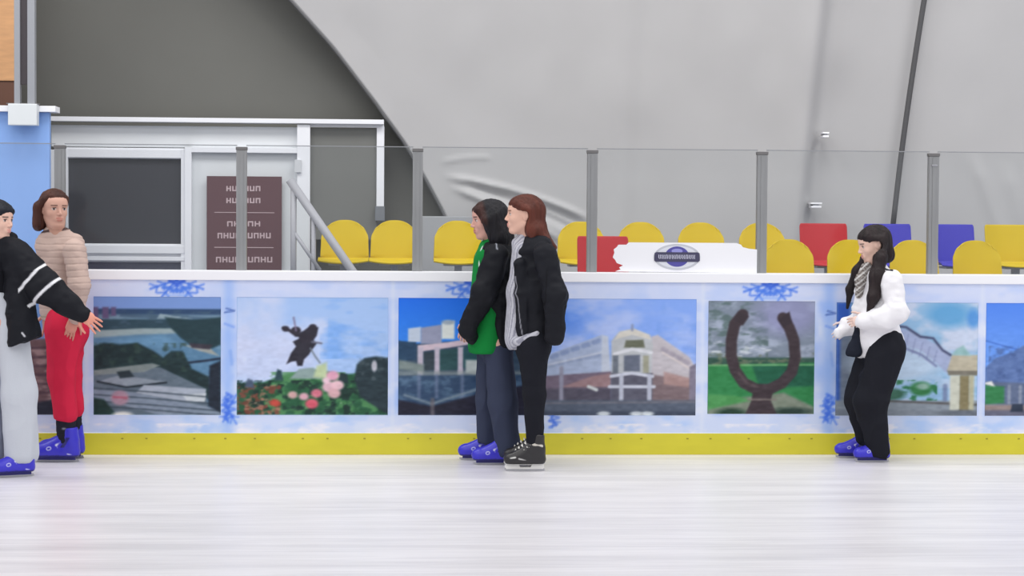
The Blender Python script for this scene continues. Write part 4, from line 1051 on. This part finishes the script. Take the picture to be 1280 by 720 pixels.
Hh.ell(p(-1.7, 0, 3.2), (.106, .09, .096), M, k=.02); Hh.ell(p(3.2, 0, 7.0), (.062, .07, .036), M @ np.array(Matrix.Rotation(math.radians(18), 3, 'Y'), dtype=np.float32), k=.02)
for s in (-1, 1):
    Hh.cap(p(6.0, s * 4.6, 6.0), p(3.0, s * 7.3, 0), .022, .026, k=.02); Hh.cap(p(3.0, s * 7.3, 0), p(.2, s * 7.0, -9.5), .028, .03, k=.02); Hh.cap(p(-1.5, s * 6.4, 2), p(-3.6, s * 6.6, -11), .04, .05, k=.03)
    Hh.cap(p(-3.6, s * 6.6, -11), p(-5, s * 7, -16), .05, .035, k=.03)
Hh.cap(p(-5, 0, 2), p(-7.0, 0, -11), .066, .072, k=.04, sy=1.1)
Hh.ell(p(9.0, 0, -2.2), (.05, .058, .085), M, k=.01, kind='s')
Hh.paint(lambda V: np.clip(.5 + ((V - p(0, 0, 0)) @ M[:, 0] - .03) / .02, 0, 1) * np.clip(.5 + ((V - p(0, 0, 0)) @ M[:, 2] + .03) / .05, 0, 1) * .9, (62, 36, 32))
G.part('hair', Hh.mesh('hair', .005, disp=folds(.004, (60, 60, 7), 13, .0015), tone=lambda V: 1 + .2 * vnoise(V * npv((55, 55, 5)), 14)), M_hair, 'long black hair')
T = Solid((22, 128, 58))
T.cap(q(612, 325), q(609, 370), .105, .108, k=.04, sy=1.2); T.cap(q(609, 370), q(608, 432), .108, .120, k=.04, sy=1.45); T.cap(q(606, 308, 0), q(612, 306), .045, .06, k=.03, sy=1.2)
T.half(q(607, 439.5), (.05, 0, -1))
T.paint_cap(q(602, 305, -.06), q(597, 335, -.10), .006, (206, 216, 210), .003); T.paint_cap(q(597, 303, -.03), q(592, 322, -.05), .004, (206, 216, 210), .003)
G.part('hoodie', T.mesh('hoodie', .006, disp=folds(.010, (10, 10, 6), 15)), M_knit, 'green hoodie')
J = Solid((27, 28, 33))
J.cap(q(620, 322), q(622, 370), .10, .108, k=.05, sy=1.5); J.cap(q(622, 370), q(624, 424), .108, .108, k=.05, sy=1.5)
J.cap(q(622, 306), q(612, 312), .066, .058, k=.03, sy=1.6); J.half(q(620, 437), (-.1, 0, -1))
J.ell(q(600, 418, -.02), (.115, .3, .27), axes(0, -10), k=.02, kind='s'); J.ell(q(586, 335), (.08, .1, .14), None, k=.02, kind='s')
limb(J, [q(619, 320, -.17), q(603, 366, -.22), q(585, 409, -.18)], [.076, .070, .058], k=.04); limb(J, [q(616, 322, .15), q(606, 366, .19), q(588, 402, .14)], [.066, .062, .055], k=.04)
J.cap(q(586, 412, -.17), q(590, 420, -.12), .046, .04, k=.02)
J.line(q(618, 302), q(620, 311), .004, (150, 154, 164)); J.line(q(626, 330), q(626, 433), .002, (14, 14, 18))
G.part('jacket', J.mesh('jacket', .006, disp=folds(.013, (10, 10, 12), 18, .005)), M_nylon, 'open black jacket')
L = Solid((58, 64, 84))
limb(L, [q(622, 438, -.075), q(628, 500, -.09), q(636, 560, -.09)], [.088, .088, .074], k=.03); limb(L, [q(614, 430, .09), q(609, 500, .09), q(609, 552, .09)], [.095, .074, .062], k=.03)
L.cap(q(616, 420), q(617, 432), .11, k=.04, sy=1.25); L.half(q(636, 567, -.09), (.05, 0, -1), where=(q(590, 600, -.3), q(680, 520, -.005))); L.half(q(609, 556, .09), (0, 0, -1), where=(q(580, 600, .005), q(660, 520, .3)))
G.part('trousers', L.mesh('trousers', .006, disp=folds(.010, (12, 12, 5), 19)), M_denim, 'navy wide leg trousers')
skate(G.o, q(640, 578)[0], -.09, 184, 'blue', .92); skate(G.o, q(622, 578)[0], .12, 180, 'blue', .92)

# ================================================================== long haired girl in the white sweater
W5 = Person(1086, 575, 'girl with very long dark hair, white sweater and baggy black trousers, looking down'); q = W5.q
B = Solid(SKIN); M = axes(187, 14)
p = add_head(B, q(1088.5, 306), M, 1.02, (228, 190, 172), (34, 26, 26), (190, 116, 112))
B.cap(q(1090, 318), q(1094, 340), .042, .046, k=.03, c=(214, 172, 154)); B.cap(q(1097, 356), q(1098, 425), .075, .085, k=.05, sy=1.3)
for y in (-.09, .09): limb(B, [q(1100, 432, y), q(1079 - 20 * y, 500, y), q(1091 - 50 * y, 555, y)], [.08, .05, .038])
limb(B, [q(1104, 355, -.155), q(1110, 392, -.19), q(1078, 399, -.14)], [.042, .034, .025]); limb(B, [q(1092, 350, .14), q(1090, 392, .17), q(1067, 405, .1)], [.042, .034, .025])
add_hand(B, q(1076, 399, -.14), (-1, .15, -.1), (0, .9, -.3), .15, 1.1, .1, thumb=-1, skin=(226, 196, 184)); add_hand(B, q(1066, 406, .09), (-1, -.2, -.72), (.1, .9, -.3), .155, .5, .1, thumb=-1, skin=(226, 206, 202))
W5.part('body', B.mesh('body', .007, B.fine, .0035), M_body)
Hh = Solid((38, 30, 31))
Hh.ell(p(-1.6, 0, 3.4), (.102, .084, .093), M, k=.02); Hh.ell(p(3.2, 0, 7.3), (.06, .066, .034), M @ np.array(Matrix.Rotation(math.radians(20), 3, 'Y'), dtype=np.float32), k=.02)
for s in (-1, 1): Hh.cap(p(5.2, s * 5.2, 6.0), p(-.6, s * 7.4, 3.2), .020, .022, k=.02)
Hh.cap(p(-5, 0, 3), p(-6.5, 0, -8), .062, .055, k=.04, sy=1.1)
# near lock falls in front of the shoulder, far lock hangs lower
limb(Hh, [p(-2.8, 6.8, 2), q(1093, 322, -.10), q(1088, 345, -.13), q(1083, 370, -.155), q(1077, 392, -.15)], [.034, .04, .046, .036, .010], k=.03)
limb(Hh, [p(-2.8, -6.8, 2), q(1086, 322, .10), q(1073, 340, .10), q(1064, 362, .11), q(1060, 386, .10)], [.034, .04, .034, .026, .010], k=.03)
Hh.ell(p(8.7, 0, -2.8), (.052, .054, .083), M, k=.01, kind='s')
for s in (-1, 1): Hh.ell(p(2.2, s * 7.4, -2.4), (.034, .038, .056), M, k=.008, kind='s'); Hh.ell(p(.2, s * 9, -1.0), (.030, .03, .038), M, k=.008, kind='s')
W5.part('hair', Hh.mesh('hair', .005, disp=folds(.004, (60, 60, 6), 23, .0015), tone=lambda V: 1 + .22 * vnoise(V * npv((55, 55, 5)), 24)), M_hair, 'very long dark brown hair')
T = Solid((238, 236, 239))
T.cap(q(1098, 352), q(1096, 390), .098, .11, k=.05, sy=1.35); T.cap(q(1096, 390), q(1100, 428), .11, .135, k=.05, sy=1.25); T.cap(q(1098, 340), q(1088, 345), .055, .05, k=.03, sy=1.6); T.cap(q(1078, 350), q(1078, 385), .05, .075, k=.04)
T.half(q(1108, 435), (.30, 0, -1), k=.02); T.cap(q(1084, 398), q(1077, 440), .085, .050, k=.05, sy=1.5); T.half(q(1078, 447), (-.1, 0, -1), k=.015)
limb(T, [q(1105, 350, -.16), q(1110, 388, -.20), q(1096, 396, -.2), q(1071, 399, -.14)], [.066, .066, .060, .050], k=.04)
limb(T, [q(1094, 350, .14), q(1090, 392, .17), q(1060, 409, .07), q(1049, 417, .03)], [.062, .056, .048, .036], k=.04)
T.line(q(1092, 342), q(1098, 336), .009, (32, 32, 38), -.06); T.line(q(1098, 336), q(1104, 338), .008, (32, 32, 38), -.06)
W5.part('sweater', T.mesh('sweater', .006, disp=folds(.014, (10, 10, 12), 25, .005)), M_knit, 'loose white sweater')
Sc = Solid((150, 144, 140))
limb(Sc, [q(1079, 334, -.03), q(1072, 350, -.035), q(1069, 368, -.05)], [.034, .036, .024], k=.02)
Sc.paint(lambda V: (np.sin(V[:, 2] * 260 + 3 * np.sin(V[:, 0] * 120)) > .2) * .8, (92, 84, 80)); Sc.paint(lambda V: (np.sin(V[:, 2] * 170 - V[:, 0] * 150) > .6) * .8, (222, 220, 218))
W5.part('scarf', Sc.mesh('scarf', .005, disp=folds(.004, (30, 30, 30), 27)), M_knit, 'patterned grey scarf')
L = Solid((30, 31, 38))
limb(L, [q(1104, 436, -.085), q(1083, 500, -.085), q(1094, 562, -.085)], [.115, .105, .068], k=.04); limb(L, [q(1095, 436, .085), q(1076, 500, .085), q(1085, 548, .085)], [.11, .09, .062], k=.04)
L.cap(q(1100, 425), q(1102, 440), .125, k=.05, sy=1.15); L.half(q(1094, 570, -.085), (-.1, 0, -1), where=(q(1050, 590, -.3), q(1150, 520, -.002))); L.half(q(1085, 562, .085), (0, 0, -1), where=(q(1040, 590, .002), q(1150, 520, .3)))
W5.part('trousers', L.mesh('trousers', .006, disp=folds(.014, (10, 10, 7), 28, .003)), M_denim, 'baggy black trousers')
skate(W5.o, q(1108, 575)[0], -.09, 182, 'blue', .84); skate(W5.o, q(1092, 575)[0], .11, 176, 'blue', .84)
bo = Vector(q(1062, 444, -.06)); bag = empty('crossbody_bag', W5.o.matrix_basis @ bo, 'small black pouch hanging before the long haired girl in white', 'bag', rz=-YAW)
Bg = Solid((30, 34, 46)); dq = lambda x, y, z=-.06: tuple(Vector(q(x, y, z)) - bo)
Bg.cap(dq(1062, 440), dq(1066, 418), .030, .022, k=.02); Bg.cap(dq(1068, 440), dq(1067, 412), .03, .02, k=.02); Bg.cap(dq(1057, 440), dq(1061, 428), .02, .014, k=.02)
link('pouch', Bg.mesh('pouch', .005, disp=folds(.004, (20, 20, 20), 29)), M_nylon, bag)
MB().tube([dq(1064, 418, -.06), dq(1066, 400, -.03), dq(1070, 385, .0)], .005, 8).done('strap', mat('black_strap', C(30, 30, 36), .7), bag, smooth=True)

# ================================================================== woman in the beige quilted jacket
R = Person(80, 575, 'brown haired woman in beige quilted jacket and red trousers, turning her head right'); q = R.q
B = Solid(SKIN); M = axes(-55, 2)
p = add_head(B, q(68, 262), M, 1.06, (206, 160, 142), (64, 40, 32), (178, 98, 88))
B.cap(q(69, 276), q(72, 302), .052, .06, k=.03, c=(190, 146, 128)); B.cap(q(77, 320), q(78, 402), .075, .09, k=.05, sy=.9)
for y in (-.08, .08): limb(B, [q(84, 410, y), q(80, 470, y), q(86, 548, y)], [.08, .05, .036])
limb(B, [q(100, 320, -.13), q(108, 355, -.19), q(101, 396, -.19)], [.045, .036, .026]); limb(B, [q(60, 318, .0), q(56, 355, .03), q(60, 392, .02)], [.045, .036, .026])
add_hand(B, q(101, 396, -.19), (-.25, 0, -1), (-.35, 1, 0), .15, .45, .15, thumb=1, skin=(208, 140, 124)); add_hand(B, q(60, 390, .02), (0, 0, -1), (0, -1, 0), .17, .5)
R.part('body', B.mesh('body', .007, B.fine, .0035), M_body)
Hh = Solid((72, 42, 34))
Hh.ell(p(-2.0, 0, 3.4), (.102, .086, .094), M, k=.02); Hh.ell(p(2.0, 0, 8.2), (.06, .07, .03), M @ np.array(Matrix.Rotation(math.radians(14), 3, 'Y'), dtype=np.float32), k=.02)
Hh.cap(p(2.5, -6.6, 6), p(-1.5, -8.4, 1), .02, .028, k=.02); Hh.cap(p(-1.5, -8.4, 1), p(-1.6, -9.0, -8.5), .032, .034, k=.03); Hh.cap(p(-4, -7, 0), p(-5, -7.6, -10), .04, .034, k=.03)
Hh.cap(p(2.0, 6.6, 6), p(-3.0, 7.4, 2), .016, .02, k=.02); Hh.cap(p(-5, 0, 0), p(-6, 0, -9), .06, .05, k=.03)
Hh.ell(p(9.5, 1.2, -2.4), (.058, .066, .092), M, k=.01, kind='s'); Hh.ell(p(4.4, -6.2, -3), (.045, .04, .07), M, k=.008, kind='s')
R.part('hair', Hh.mesh('hair', .005, disp=folds(.004, (60, 60, 7), 33, .0015), tone=lambda V: 1 + .2 * vnoise(V * npv((55, 55, 5)), 34)), M_hair, 'reddish brown hair tied back')
J = Solid((192, 168, 158))
J.cap(q(77, 318), q(75, 360), .115, .12, k=.04, sy=.9); J.cap(q(75, 360), q(76, 394), .12, .118, k=.04, sy=.9); J.cap(q(58, 304), q(92, 305), .066, .07, k=.04); J.cap(q(64, 293), q(80, 294), .052, .05, k=.02)
J.half(q(79, 401), (0, 0, -1)); 
limb(J, [q(99, 313, -.12), q(108, 355, -.18), q(104, 394, -.19)], [.072, .064, .046], k=.03); limb(J, [q(60, 312, .0), q(57, 355, .03), q(60, 388, .02)], [.07, .066, .05], k=.03)
J.paint(lambda V: np.clip(.5 - (np.abs(V[:, 2] - q(0, 286.5)[2] - .15 * V[:, 0]) - .008) / .004, 0, 1), (84, 66, 64)); J.paint(lambda V: np.clip(.5 - (np.abs(V[:, 2] - q(0, 395)[2]) - .006) / .005, 0, 1) * (V[:, 0] < q(94, 0)[0]) * .6, (120, 116, 96))
pf = folds(.005, (12, 12, 14), 35, .002)
J_d = lambda V: pf(V) + -.0045 * np.exp(-(np.sin(V[:, 2] * math.pi / .04 + .9 * vnoise(V * 7, 2)) / .3) ** 2)
R.part('jacket', J.mesh('jacket', .0055, disp=J_d, tone=lambda V: 1 - .0 * V[:, 0]), M_nylon, 'beige quilted jacket')
L = Solid((206, 40, 70))
limb(L, [q(85, 410, -.08), q(81, 470, -.08), q(86, 515, -.08)], [.115, .080, .078], k=.04); limb(L, [q(84, 410, .08), q(82, 470, .08), q(87, 512, .08)], [.10, .074, .070], k=.04)
L.cap(q(84, 398), q(85, 412), .13, k=.05, sy=1.); L.half(q(86, 524), (-.15, 0, -1))
R.part('trousers', L.mesh('trousers', .006, disp=folds(.009, (12, 12, 7), 38)), M_denim, 'bright red trousers')
K = Solid((38, 38, 48))
for y in (-.08, .08): K.cap(q(86, 516, y), q(87, 548, y), .062, .056)
K.paint_cap(q(84, 533, -.15), q(94, 532, -.15), .012, (196, 200, 222), .004)
R.part('leg_warmer', K.mesh('leg_warmer', .006, disp=folds(.003, (20, 20, 30), 39)), M_knit, 'dark grey leg warmers')
skate(R.o, q(103, 575)[0], -.085, 181, 'blue', 1.06); skate(R.o, q(101, 575)[0], .09, 180, 'blue', 1.06)

# ================================================================== dark haired girl at the left edge
E = Person(10, 594.5, 'person in black jacket with white sleeve stripes and pale jeans, reaching right at left edge'); q = E.q
B = Solid(SKIN); M = axes(-22, 3)
p = add_head(B, q(-3, 276), M, 1.0, (226, 184, 166), (34, 30, 32), (206, 120, 120))
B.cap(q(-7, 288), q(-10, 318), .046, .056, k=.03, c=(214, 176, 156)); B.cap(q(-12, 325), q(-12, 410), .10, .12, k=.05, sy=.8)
limb(B, [q(6, 405), q(20, 480), q(27, 570)], [.085, .055, .038]); limb(B, [q(-28, 405), q(-30, 480), q(-30, 570)], [.085, .055, .038])
limb(B, [q(20, 318, -.02), q(60, 360, -.06), q(106, 391, -.08)], [.046, .036, .025]); limb(B, [q(-42, 318, 0), q(-54, 365, 0), q(-50, 415, -.05)], [.046, .036, .025])
add_hand(B, q(104, 388, -.08), (1, -.1, -.75), (-.25, 1, -.15), .165, .4, .5, thumb=-1, skin=(222, 150, 130)); add_hand(B, q(-50, 413, -.05), (0, 0, -1), (1, 0, 0), .165, .5)
E.part('body', B.mesh('body', .007, B.fine, .0035), M_body)
Hh = Solid((30, 32, 40))
Hh.ell(p(-1.8, 0, 3.6), (.1, .084, .094), M, k=.02); Hh.ell(p(3.4, 0, 7.2), (.062, .068, .036), M @ np.array(Matrix.Rotation(math.radians(18), 3, 'Y'), dtype=np.float32), k=.02)
for s in (-1, 1): Hh.cap(p(5.6, s * 5.0, 5.4), p(-.8, s * 7.6, 1.5), .022, .026, k=.02); Hh.cap(p(-2, s * 7, 1), p(-4, s * 6.5, -6), .034, .03, k=.03)
Hh.cap(p(-6, 0, 2), p(-7.5, 0, -8), .06, .05, k=.04, sy=1.1); limb(Hh, [p(-8, 0, -6), p(-10, 0, -18)], [.045, .03], k=.03)
Hh.ell(p(9.0, 0, -2.9), (.052, .056, .083), M, k=.01, kind='s')
for s in (-1, 1): Hh.ell(p(2.4, s * 7.6, -3), (.04, .04, .058), M, k=.008, kind='s')
E.part('hair', Hh.mesh('hair', .005, disp=folds(.004, (60, 60, 7), 43, .0015), tone=lambda V: 1 + .2 * vnoise(V * npv((55, 55, 5)), 44)), M_hair, 'smooth black hair drawn back')
T = Solid((26, 26, 32)); T.cap(q(-12, 322), q(-12, 366), .12, .115, k=.04, sy=.75); T.cap(q(-30, 312), q(8, 312), .06, .06, k=.04); T.half(q(-12, 367), (0, 0, -1)); T.half(q(-8, 304), (.0, -.5, 1), k=.01)
E.part('top', T.mesh('top', .006, disp=folds(.005, (12, 12, 8), 45)), M_knit, 'black top')
J = Solid((27, 28, 34))
J.cap(q(-16, 325, .04), q(-14, 415, .04), .14, .15, k=.05, sy=.8); J.cap(q(-40, 314, .01), q(16, 314, .01), .072, .075, k=.04, sy=1.1)
J.cap(q(22, 335, -.03), q(35, 430, -.06), .068, .098, k=.04, sy=1.1); J.cap(q(-40, 335, -.02), q(-50, 412, -.05), .07, .09, k=.04, sy=1.1)
J.ell(q(-6, 385, -.16), (.085, .13, .40), None, k=.02, kind='s'); J.half(q(18, 432), (.36, 0, -1), where=(q(-10, 500, -.4), q(90, 395, .3))); J.half(q(-20, 436), (0, 0, -1))
J.cap(q(12, 302, -.03), q(20, 312, -.05), .035, .03, k=.03); J.cap(q(-24, 300, .08), q(8, 300, .08), .045, .045, k=.03)
limb(J, [q(24, 320, -.03), q(60, 358, -.07), q(90, 379, -.08), q(108, 391, -.08)], [.085, .090, .066, .048], k=.035); limb(J, [q(-44, 320, 0), q(-56, 365, 0), q(-50, 408, -.05)], [.08, .075, .055], k=.035)
def band_(a, b, w):      # a stripe wrapped round the sleeve: the slab around the picture line a-b
    a = npv(q(*a)); b = npv(q(*b)); t = (b - a) / np.linalg.norm(b - a); n = npv((-t[2], 0, t[0]))
    return lambda V: np.clip(.5 - (np.abs((V - a) @ n) - w) / .003, 0, 1) * (np.abs((V - (a + b) / 2) @ t) < .14) * (V[:, 0] > q(30, 0)[0])
J.paint(band_((36, 356), (58, 332), .009), (226, 226, 230)); J.paint(band_((50, 374), (76, 350), .009), (226, 226, 230))
J.paint_cap(q(23, 300, -.12), q(29, 316, -.13), .004, (150, 156, 168), .004, 2.5)
J.paint_cap(q(38, 376, -.17), q(44, 398, -.17), .006, (222, 222, 226), .003, 2.); J.paint_cap(q(44, 398, -.17), q(47, 418, -.17), .008, (222, 222, 226), .003, 2.); J.paint_cap(q(37, 414, -.16), q(40, 418, -.16), .006, (190, 190, 196), .003, 1.5)
E.part('jacket', J.mesh('jacket', .0055, disp=folds(.012, (10, 10, 12), 48, .005)), M_nylon, 'open black jacket with two white stripes on the sleeve')
L = Solid((196, 200, 208))
limb(L, [q(14, 408), q(24, 490), q(27, 566)], [.098, .100, .095], k=.04); limb(L, [q(-26, 405, .03), q(-20, 485, .05), q(-16, 566, .06)], [.1, .1, .09], k=.02)
L.cap(q(-20, 385), q(4, 385), .09, k=.04); L.cap(q(-16, 370), q(-4, 370), .085, k=.04); L.half(q(27, 578), (.1, 0, -1)); L.half(q(-14, 365), (0, 0, 1))
L.paint(lambda V: (V[:, 0] < q(4, 0)[0]) * .9, (150, 154, 172))
E.part('jeans', L.mesh('jeans', .006, disp=folds(.010, (11, 11, 5), 49)), M_denim, 'pale wide leg jeans')
skate(E.o, q(43, 594)[0], .0, 204, 'blue', .92); skate(E.o, q(-6, 594)[0], .06, 215, 'blue', .92)
